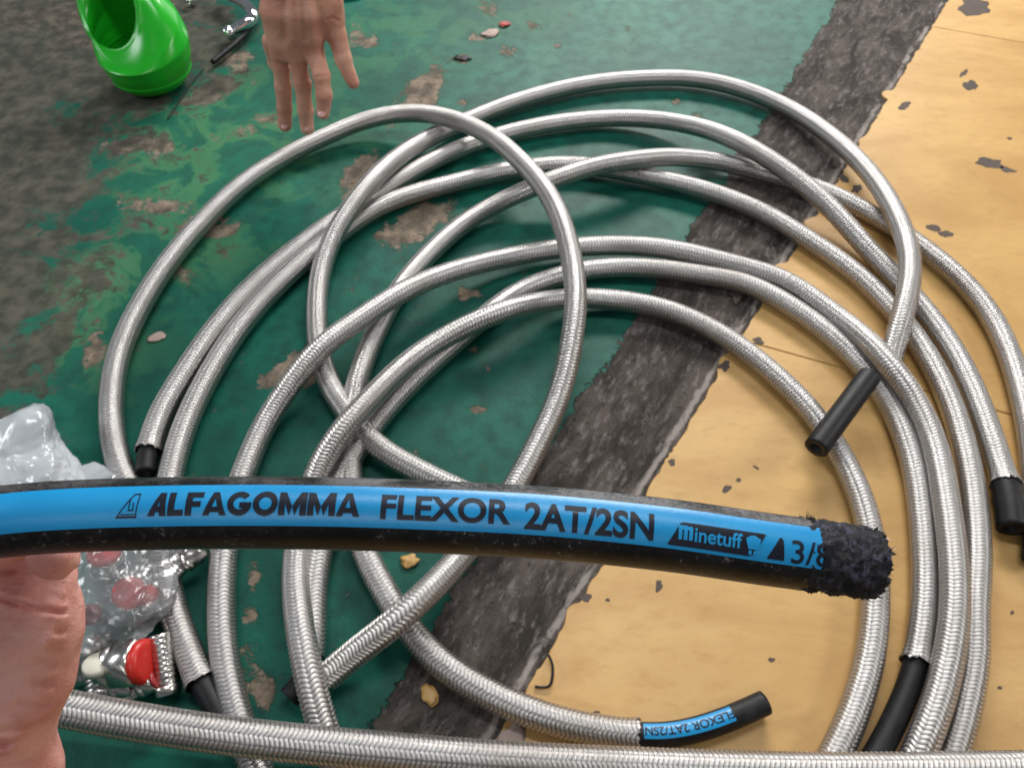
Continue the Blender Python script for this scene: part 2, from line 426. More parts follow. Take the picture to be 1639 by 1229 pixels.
# strip starts on the right of the line through these two pixels
a, d, nrm = lin((560, 1200), (1345, 0))
sd = -((V[:, :2] - a) @ nrm)
peel = np.full(len(V), -1.15); dirt = np.full(len(V), -0.75); lite = np.zeros(len(V))
def blob(arr, px, py, rx, ry, amp, ang=0.0):
    c, s_ = math.cos(R(ang)), math.sin(R(ang))
    dx, dy = PX - px, PY - py
    u = (dx * c + dy * s_) / rx; v = (-dx * s_ + dy * c) / ry
    arr += amp * np.exp(-(u * u + v * v))
for p in [(600,72,42,18,1.2,0),(590,265,38,26,1.25,-20),(560,300,30,40,1.1,20),(590,330,26,26,1.2,0),(660,150,36,34,1.25,0),(690,135,22,46,1.1,10),
          (735,95,22,16,1.2,0),(760,60,22,14,1.1,0),(812,85,26,16,1.3,-10),(892,75,20,10,1.2,-20),(855,42,24,9,1.1,0),(1005,48,8,8,1.1,0),
          (740,160,14,26,1.1,10),(785,15,36,22,0.95,0),(640,190,40,18,1.0,-20),(700,340,60,30,1.0,-20),(660,360,40,30,1.0,-30),(620,385,46,26,0.9,0),
          (470,590,55,26,1.25,-30),(500,560,30,40,1.0,20),(430,610,30,16,1.0,-20),(575,470,30,20,0.85,0),(555,430,22,36,0.7,0),
          (745,470,16,12,1.3,0),(737,455,9,20,1.0,0),(768,470,18,10,1.1,20),(760,560,30,10,1.1,0),(783,590,8,9,1.2,0),(755,650,16,10,1.2,0),(775,657,20,8,1.2,0),(795,645,8,8,1.1,0),
          (667,727,12,14,1.2,0),(737,722,12,9,1.1,0),(620,670,14,8,0.9,0),(395,905,20,24,1.25,0),(410,930,14,34,1.0,10),(398,985,16,14,1.2,0),(395,1060,34,60,1.2,15),(430,1110,26,28,1.1,0),
          (600,965,12,12,1.0,0),(560,935,8,8,1.0,0),(150,560,24,34,1.0,0),(370,570,40,20,0.7,0),(350,350,60,30,0.8,-20),(420,190,80,30,0.8,-20),(300,440,50,24,0.7,0),
          (250,330,70,12,0.9,0),(330,370,60,14,0.9,0),(100,40,60,50,0.8,0),(1085,165,20,9,1.0,0),(1118,185,24,9,1.0,10),(1190,100,8,5,1.1,0),(1200,330,20,12,0.6,0),
          (275,650,14,8,0.7,0),(1160,880,20,20,0.6,0),(690,20,40,26,0.7,0),(560,50,40,26,0.7,0),(490,610,12,24,1.0,0),(380,95,40,20,1.0,-10),(340,150,60,26,0.8,-20),(225,235,90,18,0.8,0)]:
    blob(peel, *p)
peel += 0.55 / (1 + np.exp((PX - 430 + 0.30 * PY) / 70))
dirt += 0.12 + 1.5 / (1 + np.exp((PX + 0.42 * PY - 250) / 55)) + 0.55 / (1 + np.exp((PX + 0.2 * PY - 420) / 80))
for p in [(330,40,60,60,0.8,0),(150,20,80,60,0.5,0),(60,560,60,50,0.35,0),(240,600,160,40,-0.3,0),(310,100,70,60,0.6,0),(55,620,50,30,0.6,0)]: blob(dirt, *p)
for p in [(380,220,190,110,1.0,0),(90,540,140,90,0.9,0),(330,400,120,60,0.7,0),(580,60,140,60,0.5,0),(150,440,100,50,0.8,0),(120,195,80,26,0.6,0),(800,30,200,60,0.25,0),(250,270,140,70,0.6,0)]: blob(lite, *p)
ea_, ed_, en_ = lin((782, 1200), (1500, 30))
if en_[0] > 0: en_ = -en_
ridge = np.clip((V[:, :2] - ea_) @ en_, -1, 1)
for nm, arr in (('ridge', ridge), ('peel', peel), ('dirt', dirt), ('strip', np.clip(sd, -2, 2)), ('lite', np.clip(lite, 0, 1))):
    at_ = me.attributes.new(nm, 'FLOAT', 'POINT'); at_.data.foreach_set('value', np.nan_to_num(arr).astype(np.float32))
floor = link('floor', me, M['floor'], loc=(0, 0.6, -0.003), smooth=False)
tag(floor, 'worn green painted concrete floor with peeling paint and a dark bare strip', kind='structure')

# yellow tiles, bedded beside the strip
ea, ed, en = lin((782, 1200), (1500, 30))            # ragged left edge, direction away from the camera
if en[0] < 0: en = -en
def on_edge(px, py):
    p = at(px, py)[:2] - ea
    return p @ ed, p @ en
J1 = on_edge(1500, 45)[0]; J2 = on_edge(1200, 550)[0]
TL = J1 - J2
jd_a = (at(1390, 608) - at(1203, 556))[:2]; jd_a /= np.linalg.norm(jd_a)
rows = [J2 - 2 * TL, J2 - TL, J2, J1, J1 + TL, J1 + 2 * TL]
W = TL
slab = tag(empty('tile_floor', (ea[0], ea[1], -0.003)), 'yellow wood-look floor tiles with chipped left edge', kind='structure')
def chip_path(p, q, chip, n=150):
    """jagged line of broken glaze from p to q"""
    out = []
    dd = (q - p); L = np.linalg.norm(dd); dd = dd / L; nn = np.array([-dd[1], dd[0]])
    n = max(2, int(L / 0.004)) if chip else 2
    for i in range(n):
        s_ = L * i / n
        o = 0
        if chip and i:
            o = 0.0025 * mnoise.noise(Vector((s_ * 60, p[0] * 9, 0))) + 0.0020 * mnoise.noise(Vector((s_ * 230, 3, 0)))
            c = mnoise.noise(Vector((s_ * 24, 7.7, p[1])))
            if c > 0.28: o += (c - 0.28) * 0.035
        out.append(p + dd * s_ + nn * o * (-1))
    return out
ntile = 0
TILES = []
for r in range(len(rows) - 1):
    for c in range(4):
        s0, s1 = rows[r] + 0.0006, rows[r + 1] - 0.0006
        def P(s_, w): return ea + ed * s_ + jd_a * w
        w0, w1 = c * W + (0.0006 if c else 0), (c + 1) * W - 0.0006
        A_, B_, C_, D_ = P(s0, w0), P(s0, w1), P(s1, w1), P(s1, w0)
        outl = chip_path(A_, B_, False) + chip_path(B_, C_, False) + chip_path(C_, D_, False) + (chip_path(D_, A_, c == 0))
        n = len(outl)
        cen = (A_ + B_ + C_ + D_) / 4
        vs, fs = [], []
        for k, (z, ins) in enumerate(((-0.006, 0), (-0.0007, 0), (0.0, 0.0008))):
            for q in outl:
                dv = cen - q; vs.append((*(q + dv / np.linalg.norm(dv) * ins), z))
        for k in range(2):
            for i in range(n):
                j = (i + 1) % n
                fs.append((k * n + i, k * n + j, (k + 1) * n + j, (k + 1) * n + i))
        fs.append(tuple(range(2 * n, 3 * n)))
        o = link('tile', pyd(vs, fs), M['tile'], slab, smooth=False)
        TILES.append((o, s0, s1, w0, w1))
# bare chips in the glaze: thin irregular flakes just proud of the tile
def tile_for(px, py):
    return TILES[0][0]
def flake(px, py, rx, ry, ang, seed, mat='chip', z=0.0004, name='glaze_chip', par=None, lobes=0.35):
    rr = random.Random(seed); n = 22; pts = []
    for i in range(n):
        t_ = 2 * math.pi * i / n
        k = 1 + lobes * mnoise.noise(Vector((math.cos(t_) * 1.4 + seed, math.sin(t_) * 1.4, seed * 3.1))) * 1.8 + rr.uniform(-.06, .06)
        u, v = rx * k * math.cos(t_), ry * k * math.sin(t_)
        c, s_ = math.cos(R(ang)), math.sin(R(ang))
        pts.append(at(px + u * c - v * s_, py + u * s_ + v * c, 0)[:2])
    vs = [(*p, 0.00005) for p in pts] + [(*(p + (np.mean(pts, 0) - p) * .06), z) for p in pts]
    fs = [(i, (i + 1) % n, n + (i + 1) % n, n + i) for i in range(n)] + [tuple(range(n, 2 * n))]
    return link(name, pyd(vs, fs), M[mat], par or slab, smooth=False)
for k, c in enumerate([(1558, 12, 26, 15, 0), (1447, 170, 9, 5, -25), (1556, 138, 12, 8, 25), (1542, 118, 7, 4, -40), (1585, 262, 22, 9, 8), (1612, 272, 15, 4, 20),
                       (1495, 366, 14, 5, 20), (1515, 375, 11, 5, 5), (1372, 303, 9, 6, -30), (1055, 938, 6, 9, 10), (1164, 782, 7, 5, -40), (1182, 768, 4, 3, 0),
                       (1235, 1055, 5, 3, 0), (1194, 1208, 5, 6, 0), (955, 1140, 5, 4, 0), (1210, 748, 5, 2, 30), (1616, 222, 4, 2, 0), (973, 960, 3, 3, 0), (1390, 290, 5, 3, 10),
                       (1180, 470, 12, 14, 30), (1213, 545, 9, 5, 20), (1160, 585, 10, 8, -30), (1075, 740, 5, 6, 0), (955, 880, 7, 9, 0), (938, 956, 9, 6, 0), (1165, 1225, 8, 5, 0),
                       (1340, 262, 8, 6, -20), (1350, 285, 10, 5, 30), (1600, 1100, 4, 3, 0), (1620, 980, 3, 3, 0)]):
    flake(*c, seed=k * 1.7 + 1)

# ------------------------------------------------------------------ tubes
D_S, D_C = 0.0228, 0.0186
def tube_mesh(Q, s, rad, nseg, uvs=True, up0=(0, 0, 1), disp=None, close=False):
    T, N, B = frames(Q, up0)
    th = 2 * np.pi * np.arange(nseg) / nseg
    rr = np.broadcast_to(np.asarray(rad, float).reshape(-1, 1) if np.ndim(rad) else rad, (len(Q), nseg)).copy()
    if disp is not None: rr += disp
    V = Q[:, None, :] + rr[..., None] * (np.cos(th)[None, :, None] * N[:, None, :] + np.sin(th)[None, :, None] * B[:, None, :])
    m = len(Q); idx = np.arange(m * nseg).reshape(m, nseg)
    nxt = np.roll(idx, -1, axis=1)
    q = np.stack([idx[:-1], nxt[:-1], nxt[1:], idx[1:]], -1).reshape(-1, 4)
    uv = None
    if uvs:
        u0 = np.broadcast_to(np.arange(nseg) / nseg, (m - 1, nseg)); u1 = u0 + 1 / nseg
        v0 = np.broadcast_to((s[:-1] / PITCHB)[:, None], (m - 1, nseg)); v1 = np.broadcast_to((s[1:] / PITCHB)[:, None], (m - 1, nseg))
        uv = np.stack([np.stack([u0, v0], -1), np.stack([u1, v0], -1), np.stack([u1, v1], -1), np.stack([u0, v1], -1)], 2).reshape(-1, 2)
    return V.reshape(-1, 3), q, uv
def sleeve(Q0, parent, radius=D_S / 2, flare=(0.0, 0.0), step=PITCHB / 4, nseg=48):
    Q, s = spline(Q0, step)
    m = len(Q)
    L = s[-1]
    rad = np.full(m, radius)
    u = np.arange(nseg) / nseg * NCOL
    fr = (u % 1) * 2 - 1; sg = (np.floor(u) % 2) * 2 - 1
    ph = s[:, None] / PITCHB + 0.34 * (fr * sg)[None, :]
    h = np.abs(np.cos(np.pi * ph)) ** 0.7 * (1 - 0.5 * np.abs(fr) ** 4)[None, :]
    hs = (0.5 + 0.5 * np.cos(2 * np.pi * ph)) * (1 - 0.3 * np.abs(fr) ** 4)[None, :]
    disp = (hs - 0.5) * 0.0008
    for fl, dist in ((flare[0], s), (flare[1], L - s)):
        rad += radius * fl * np.clip(1 - dist / 0.016, 0, 1) ** 2
    V, q, uv = tube_mesh(Q, s, rad, nseg, True, (0, 0, 1), disp)
    V = V.reshape(m, nseg, 3)
    # ragged ends: push last rings in and out along the hose
    T, N, B = frames(Q)
    for e, t_ in ((0, -T[0]), (m - 1, T[-1])):
        jag = 0.0016 * np.array([mnoise.noise(Vector((k * 0.9, Q[e][0] * 50, 1.0))) for k in range(nseg)]) + 0.0008 * rng.standard_normal(nseg)
        V[e] += jag[:, None] * t_[None, :]
    extra, eq, euv = [], [], []
    base = m * nseg
    th = 2 * np.pi * np.arange(nseg) / nseg
    for e, sgn in ((0, 1), (m - 1, -1)):
        k1 = e + sgn * 12
        c_in = Q[k1]
        ring = Q[e][None] + (V[e] - Q[e][None]) * 0.90
        ring2 = c_in[None] + radius * 0.80 * (np.cos(th)[:, None] * N[k1][None] + np.sin(th)[:, None] * B[k1][None])
        b0 = base + len(extra) * nseg
        extra += [ring, ring2]
        er = np.arange(nseg) + e * nseg; r1 = np.arange(nseg) + b0; r2 = r1 + nseg
        for a_, b_ in ((er, r1), (r1, r2)):
            qq = np.stack([a_, np.roll(a_, -1), np.roll(b_, -1), b_], -1)
            if sgn > 0: qq = qq[:, ::-1]
            eq.append(qq); euv.append(np.tile(np.array([[0.05, 0.5]]), (nseg * 4, 1)))
    V = np.concatenate([V.reshape(-1, 3)] + extra); q = np.concatenate([q] + eq); uv = np.concatenate([uv] + euv)
    return link('braided_sleeve', mesh_np(V, q, uv), M['braid'], parent), Q, s
def solid_tube(name, Q, s, rad, mat, parent, nseg=32, bore=0.0, up0=(0, 0, 1), disp=None, mats=None):
    V, q, uv = tube_mesh(Q, s, rad, nseg, True, up0, disp)
    m = len(Q); T, N, B = frames(Q, up0)
    faces_extra = []; vs = [V]; b0 = m * nseg
    Vr = V.reshape(m, nseg, 3)
    for e, sgn in ((0, 1), (m - 1, -1)):
        ring = Q[e][None] + (Vr[e] - Q[e][None]) * (0.5 if bore == 0 else bore)
        ring2 = Q[e][None] + (ring - Q[e][None]) * 0.98 + sgn * T[e][None] * (0.008 if bore else 0.0)
        ring3 = np.repeat(ring2.mean(0)[None], nseg, 0)
        vs += [ring, ring2, ring3]
        ids = [np.arange(nseg) + e * nseg] + [np.arange(nseg) + b0 + k * nseg for k in range(3)]
        b0 += 3 * nseg
        for a_, b_ in zip(ids[:-1], ids[1:]):
            qq = np.stack([a_, np.roll(a_, -1), np.roll(b_, -1), b_], -1)
            if sgn > 0: qq = qq[:, ::-1]
            faces_extra.append(qq)
    V = np.concatenate(vs); fe = np.concatenate(faces_extra)
    uv = np.concatenate([uv, np.zeros((len(fe) * 4, 2))]); q = np.concatenate([q, fe])
    return link(name, mesh_np(V, q, uv), mat, parent)

L0 = 0.0117
def path(pts):
    return np.array([at(x, y, h) for x, y, h in pts])
def hose(label, pts, core0=None, core1=None, flare=(0.0, 0.0), radius=D_S / 2, cr1=D_C / 2, group='steel braided hoses lying in loops on the floor'):
    P = path(pts)
    root = empty('braided_hose', (P[0][0], P[0][1], 0), label, 'hose', group)
    sl, Q, s = sleeve(P, root, radius, flare)
    res = [root]
    for cp, end in ((core0, 0), (core1, 1)):
        # rubber core inside the end of the sleeve, sticking out where the photo shows it
        k = int(0.035 / (PITCHB / 4))
        if end == 0: ins = Q[k:0:-8]
        else: ins = Q[-k-1:-1:8]
        if cp:
            out = path(cp); PP = np.concatenate([ins[:-2], out])
        else:
            PP = ins[:-1]
        Qc, sc = spline(PP, 0.003, 0.006)
        c = solid_tube('rubber_core', Qc, sc, (np.interp(sc, [0.028, 0.034], [D_C / 2, cr1]) if end == 1 else D_C / 2), M['rubber'], root, 28, bore=0.52)
        res.append((c, Qc, sc))
    return res

A_pts = [(262,862,L0),(228,815,L0),(197,760,L0),(181,701,L0),(179,626,L0),(196,550,L0),(227,486,L0),(265,426,L0),(321,359,L0),(380,302,L0),(454,252,L0),(530,215,L0+.004),(590,192,.022),(651,182,.032),
         (720,190,.042),(783,217,.046),(833,258,.055),(874,306,.066),(901,361,.070),(916,420,.066),(921,493,.063),(912,563,.050),(893,637,.034),(863,705,.024),(830,768,.018),(785,835,L0+.003),(738,890,.020),(700,932,.032),(655,975,.040),(600,1020,.030),(555,1055,.018),(522,1084,L0+.001)]
O_pts = [(238,722,L0),(252,675,L0),(286,612,L0),(340,532,L0),(415,448,L0),(492,385,L0),(560,338,L0),(625,297,L0),(689,260,L0),(765,228,L0),(840,207,L0),(910,195,L0),(973,190,L0),(1035,191,.016),(1100,200,.024),(1170,222,.036),
         (1235,258,.040),(1300,306,.034),(1350,355,.024),(1395,405,.016),(1440,452,L0),(1487,506,L0),(1530,568,L0),(1565,642,L0),(1590,712,L0),(1602,750,L0),(1610,776,.014)]
C_pts = [(1020,1176,L0),(930,1163,L0),(850,1140,L0),(770,1104,L0),(700,1056,L0),(650,1000,L0),(612,940,L0),(585,885,L0),(568,820,L0),(560,755,L0),(559,700,L0),(566,640,L0),(580,585,L0),(605,525,L0),(640,462,L0),(687,407,L0),(735,364,L0),
         (783,333,.016),(840,306,.028),(897,284,.037),(950,267,.040),(1010,257,.036),(1070,252,.026),(1130,256,.018),(1200,271,L0),(1260,288,L0),(1320,307,L0),(1370,330,L0),(1425,361,L0),(1480,399,L0),(1535,445,L0),(1582,500,L0),(1615,565,L0),(1638,640,L0),(1655,740,L0),(1658,830,L0)]
E_pts = [(770,800,L0),(720,778,L0),(660,748,L0),(605,714,.016),(565,672,L0+.004),(530,620,L0),(511,560,L0),(507,500,L0),(515,430,L0+.002),(538,370,.026),(575,315,.037),(620,266,.034),(680,225,.020),(735,199,L0),(800,172,L0),(870,150,L0),(950,133,L0),(1030,126,L0),
         (1110,127,L0),(1190,144,L0),(1260,173,L0),(1320,211,.018),(1375,259,.026),(1420,318,.037),(1447,375,.043),(1457,428,.043),(1451,478,.038),(1440,522,.030),(1429,560,.018),(1420,596,L0)]
G_pts = [(322,1092,L0),(296,1030,L0),(272,955,L0),(262,885,L0),(264,820,L0),(275,752,L0),(300,672,L0),(338,595,L0),(383,525,L0),(437,463,L0),(492,413,L0),(545,372,L0),(600,335,L0),(660,311,L0),(727,293,L0),(800,276,L0),(870,266,L0),(940,266,L0),(1010,278,L0),(1070,290,L0),
         (1132,306,L0),(1227,344,L0),(1303,390,L0),(1370,438,L0),(1425,492,L0),(1470,548,L0),(1507,612,L0),(1534,682,L0),(1552,755,L0),(1562,830,L0),(1564,915,L0),(1560,985,L0),(1560,1045,L0),(1548,1120,L0),(1528,1195,L0),(1500,1270,L0)]
H_pts = [(440,1290,L0),(408,1225,L0),(378,1140,L0),(360,1060,L0),(354,980,L0),(357,895,L0),(368,825,L0),(390,757,L0),(422,683,L0),(465,615,.024),(515,556,.036),(576,511,.036),(640,470,.036),(700,443,.030),(770,422,.020),(850,405,L0+.004),(930,395,L0+.003),(1000,393,.018),(1070,399,.020),
         (1147,416,.018),(1200,430,.016),(1246,445,.016),(1322,493,.016),(1388,546,.028),(1424,584,.034),(1456,628,.028),(1488,690,.024),(1508,765,.027),(1520,840,.030),(1528,915,.032),(1528,985,.032),(1518,1055,.030),(1502,1120,.028),(1478,1185,.025),(1450,1250,L0+.004)]
I_pts = [(560,1285,L0),(528,1195,.018),(503,1115,.030),(484,1030,.034),(474,950,.026),(475,885,.018),(488,815,L0+.004),(512,746,.026),(547,690,.039),(595,636,.038),(651,582,.030),(727,532,.030),(800,500,.036),(865,484,.026),(930,478,L0+.003),(1000,482,L0),(1060,494,L0),
         (1115,515,L0),(1175,549,L0),(1240,600,L0),(1295,655,L0),(1342,722,L0),(1375,790,L0),(1394,860,L0),(1401,930,L0),(1399,1000,L0),(1388,1070,L0),(1366,1140,L0),(1340,1200,L0),(1300,1270,L0)]
M_pts = [(496,1052,L0),(500,1015,L0),(501,970,L0),(510,890,L0),(528,820,L0),(552,752,L0),(590,690,L0),(645,625,L0),(712,562,L0),(770,512,L0),(830,468,L0),(890,444,L0),(950,431,L0),(1010,428,L0),(1070,432,L0),(1130,441,L0),
         (1190,453,L0),(1250,481,L0),(1322,531,L0),(1376,582,L0),(1422,642,L0),(1447,695,L0),(1466,760,L0),(1477,840,L0),(1482,920,L0),(1479,990,L0),(1468,1062,L0)]
Q_pts = [(-60,1110,.075),(40,1122,.070),(130,1139,.064),(250,1160,.060),(400,1181,.056),(550,1196,.053),(700,1209,.050),(850,1219,.048),(1000,1226,.047),(1200,1233,.047),(1400,1235,.048),(1600,1233,.050),(1750,1230,.050)]

hose('braided hose of the tall left loop crossing over all others, cut end at lower centre', A_pts)
hose('braided hose with a short black tip at left and a flared end at far right', O_pts,
     core0=[(235,735,L0),(233,757,L0)], core1=[(1615,805,.015),(1620,846,.015)], flare=(0.12, 0.22), cr1=0.0125)
hc = hose('braided hose ending at bottom centre in a black rubber core with a blue printed stripe', C_pts,
     core0=[(1060,1176,L0),(1110,1168,L0),(1165,1150,L0),(1224,1124,L0)], core1=[(1657,860,L0),(1655,895,L0)], flare=(0.12, 0.1))
hose('braided hose forming the highest arch, its right end tucked under its neighbours', E_pts)
hose('braided hose with bare black core poking out at lower left beside the plastic bag', G_pts,
     core0=[(338,1118,L0),(356,1150,L0),(372,1185,L0)], flare=(0.16, 0.0))
hose('braided hose of the middle arch lying on top of its neighbours along the right side', H_pts)
hose('braided hose forming the innermost arch with the small black rubber piece lying on it', I_pts)
hose('braided hose under the middle arch, its sleeve ending low right over black core', M_pts,
     core0=[(489,1082,L0),(476,1103,L0),(462,1117,L0)], core1=[(1450,1110,L0),(1428,1160,L0),(1398,1215,L0),(1375,1250,L0)], flare=(0.0, 0.16))
hose('thick braided hose running straight along the bottom edge from behind the near hand', Q_pts, radius=0.0128)

# blue stripe on the bare core of one hose
def stripe_on(core, t0, t1, a0, a1, off, mat, name, parent, nang=8, lift=0.00012, up0=(0, 0, 1), rad=D_C / 2):
    c, Q, s = core
    T, N, B = frames(Q, up0)
    m = np.where((s >= t0) & (s <= t1))[0]
    th = np.radians(np.linspace(a0, a1, nang))
    V = Q[m][:, None] + (rad + lift) * (np.cos(th)[None, :, None] * N[m][:, None] + np.sin(th)[None, :, None] * B[m][:, None])
    n = len(m); idx = np.arange(n * nang).reshape(n, nang)
    q = np.stack([idx[:-1, :-1], idx[:-1, 1:], idx[1:, 1:], idx[1:, :-1]], -1).reshape(-1, 4)
    return link(name, mesh_np(V.reshape(-1, 3), q), M[mat], parent)

def text_mesh(body, bold=0.0, shear=0.0, res=6):
    cu = bpy.data.curves.new('t', 'FONT'); cu.body = body; cu.offset = bold; cu.shear = shear; cu.resolution_u = res
    cu.fill_mode = 'FRONT'
    o = bpy.data.objects.new('t', cu); C.objects.link(o)
    dg = bpy.context.evaluated_depsgraph_get(); dg.update()
    me = bpy.data.meshes.new_from_object(o.evaluated_get(dg))
    bpy.data.objects.remove(o)
    return me
def polys_mesh(polys):
    bm = bmesh.new()
    for p in polys:
        vs = [bm.verts.new((x, y, 0)) for x, y in p]
        bm.faces.new(vs)
    bmesh.ops.triangulate(bm, faces=bm.faces[:])
    me = bpy.data.meshes.new('p'); bm.to_mesh(me); bm.free(); return me
def wrap(me, fit, sfun, Q, s, T, N, B, rad, parent, name, mat, loc=None, norm=True, cut=10, xcuts=0):
    """lay a flat mesh (fitted to x0,x1,a0,a1: pixels along the hose, degrees round it) on the hose surface"""
    x0, x1, a0, a1 = fit
    bm = bmesh.new(); bm.from_mesh(me)
    xs_ = [v.co.x for v in bm.verts]; ys_ = [v.co.y for v in bm.verts]
    bx0, bx1, by0, by1 = (min(xs_), max(xs_), min(ys_), max(ys_)) if norm else (0, 1, 0, 1)
    for v in bm.verts:
        v.co.x = (v.co.x - bx0) / (bx1 - bx0); v.co.y = (v.co.y - by0) / (by1 - by0); v.co.z = 0
    for k in range(1, cut):
        bmesh.ops.bisect_plane(bm, geom=bm.verts[:] + bm.edges[:] + bm.faces[:], plane_co=(0, k / cut, 0), plane_no=(0, 1, 0))
    for k in range(1, xcuts):
        bmesh.ops.bisect_plane(bm, geom=bm.verts[:] + bm.edges[:] + bm.faces[:], plane_co=(k / xcuts, 0, 0), plane_no=(1, 0, 0))
    for v in bm.verts:
        sp = sfun(x0 + v.co.x * (x1 - x0)); th = math.radians(a0 + v.co.y * (a1 - a0))
        q = [np.interp(sp, s, Z[:, c]) for Z in (Q, N, B) for c in range(3)]
        q = np.array(q).reshape(3, 3)
        v.co = q[0] + rad * (math.cos(th) * q[1] + math.sin(th) * q[2])
    me2 = bpy.data.meshes.new('w'); bm.to_mesh(me2); bm.free()
    o = link(name, me2, M[mat], parent, smooth=False)
    return o

croot = hc[0]; ccore = hc[1]
cQ, cs = ccore[1], ccore[2]
cpx, _, _ = project(cQ)
def c_s(px): return float(np.interp(px, cpx, cs))
camdir_c = (CAM - cQ[len(cQ) // 2]); camdir_c = camdir_c / np.linalg.norm(camdir_c)
st = stripe_on(ccore, c_s(1023), c_s(1176), -48, 26, 0, 'stripe', 'printed_stripe', ccore[0])
Tc, Nc, Bc = frames(cQ)
wrap(text_mesh('FLEXOR 2AT/2SN', 0.02), (1172, 1030, -27, 12), c_s, cQ, cs, Tc, Nc, Bc, D_C / 2 + 0.00025, st if False else ccore[0], 'lettering', 'ink', cut=6)

# ------------------------------------------------------------------ loose black rubber offcut
def offcut(label, p0, p1, h0, h1, bow=0.0, rad=D_C / 2):
    a_, b_ = at(*p0, h0), at(*p1, h1)
    mid = (a_ + b_) / 2 + np.array([0, 0, bow])
    Q, s = spline([a_, mid, b_], 0.002, 0.004)
    r = empty('rubber_offcut', (mid[0], mid[1], 0), label, 'rubber piece')
    solid_tube('rubber_cover', Q, s, rad, M['rubber'], r, 32, bore=0.5)
    return r
offcut('short black rubber hose piece lying across two braided hoses', (1306, 717), (1391, 603), .034, .036, 0.001, 0.0112)

# ------------------------------------------------------------------ printed rubber hose in the foreground
ZF = 0.196
fg_px = [(-420,925),(-200,872),(0,834),(150,824),(300,820.5),(450,820),(600,823),(750,829),(878,836),(1000,848),(1120,862),(1200,875),(1310,889),(1428,907)]
P = np.array([atz(x, y, ZF + (0.004 if x < -100 else 0)) for x, y in fg_px])
fQ, fs_ = spline(P, 0.0012, 0.008)
fpx, fpy, _ = project(fQ)
cd = CAM - fQ[len(fQ) // 2]; cd /= np.linalg.norm(cd)
def fframes(Q):
    T = np.gradient(Q, axis=0); T /= np.linalg.norm(T, axis=1)[:, None]
    N = (CAM - Q); N -= (N * T).sum(1)[:, None] * T; N /= np.linalg.norm(N, axis=1)[:, None]
    B = np.cross(N, T); 
    B = B * np.sign((B @ UP))[:, None]
    return T, N, B
fT, fN, fB = fframes(fQ)
FR = 0.0095
fpx, fpy, _ = project(fQ + FR * (0.96 * fN + 0.26 * fB))
def f_s(px): return float(np.interp(px, fpx, fs_))
k_end = int(np.searchsorted(fs_, f_s(1434)))
fQ, fs_, fT, fN, fB, fpx = fQ[:k_end], fs_[:k_end], fT[:k_end], fN[:k_end], fB[:k_end], fpx[:k_end]
fg = empty('rubber_hose', fQ[len(fQ)//2] - np.array([0,0,FR]), 'black rubber hose held up in the foreground with blue printed stripe and frayed right end', 'hose')
S_B = f_s(1308)
k1 = int(np.searchsorted(fs_, S_B + 0.0012))
nseg = 96
th = 2 * np.pi * np.arange(nseg) / nseg
def ring_surface(i0, i1, rad, name, mat):
    ids = np.arange(i0, i1)
    rr = rad(ids) if callable(rad) else np.full((len(ids), nseg), rad)
    V = fQ[ids][:, None] + rr[..., None] * (np.cos(th)[None, :, None] * fN[ids][:, None] + np.sin(th)[None, :, None] * fB[ids][:, None])
    m = len(ids); idx = np.arange(m * nseg).reshape(m, nseg); nxt = np.roll(idx, -1, 1)
    q = np.stack([idx[:-1], idx[1:], nxt[1:], nxt[:-1]], -1).reshape(-1, 4)
    return V, q, idx
V, q, idx = ring_surface(0, k1, FR, '', None)
# closed left end
c0 = len(V) * nseg
Vc = np.concatenate([V.reshape(-1, 3), fQ[0][None]])
tri = np.stack([idx[0], np.roll(idx[0], -1), np.full(nseg, len(Vc) - 1), np.full(nseg, len(Vc) - 1)], -1)
cme = mesh_np(Vc, q)
aw = np.exp(-((np.degrees(th) - 66) / 20) ** 2)  # band round the upper side where the pale sheen is painted
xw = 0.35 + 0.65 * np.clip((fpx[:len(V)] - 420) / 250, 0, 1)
sheen_w = np.concatenate([(xw[:, None] * aw[None]).ravel(), [0]])
sa_ = cme.attributes.new('scuff_sheen', 'FLOAT', 'POINT'); sa_.data.foreach_set('value', sheen_w.astype(np.float32))
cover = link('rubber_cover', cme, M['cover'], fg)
# stripe, 0.1 mm proud
A0, A1 = -20.0, 47.0
def fstripe():
    ids = np.arange(0, k1 + 1); na = 26
    ang = np.radians(np.linspace(A0, A1, na))
    V = fQ[ids][:, None] + (FR + 0.00010) * (np.cos(ang)[None, :, None] * fN[ids][:, None] + np.sin(ang)[None, :, None] * fB[ids][:, None])
    # ragged cut at the buffed end
    for j in range(na):
        V[-1, j] += fT[k1] * 0.0006 * mnoise.noise(Vector((j * 0.8, 2.2, 0))) 
    i2 = np.arange(len(ids) * na).reshape(len(ids), na)
    q = np.stack([i2[:-1, :-1], i2[1:, :-1], i2[1:, 1:], i2[:-1, 1:]], -1).reshape(-1, 4)
    return link('printed_stripe', mesh_np(V.reshape(-1, 3), q), M['stripe'], fg)
stripe = fstripe()
RW = FR + 0.00022
def fw(me, fit, name='lettering', mat='ink', rad=RW, **k):
    return wrap(me, fit, f_s, fQ, fs_, fT, fN, fB, rad, stripe, name, mat, **k)
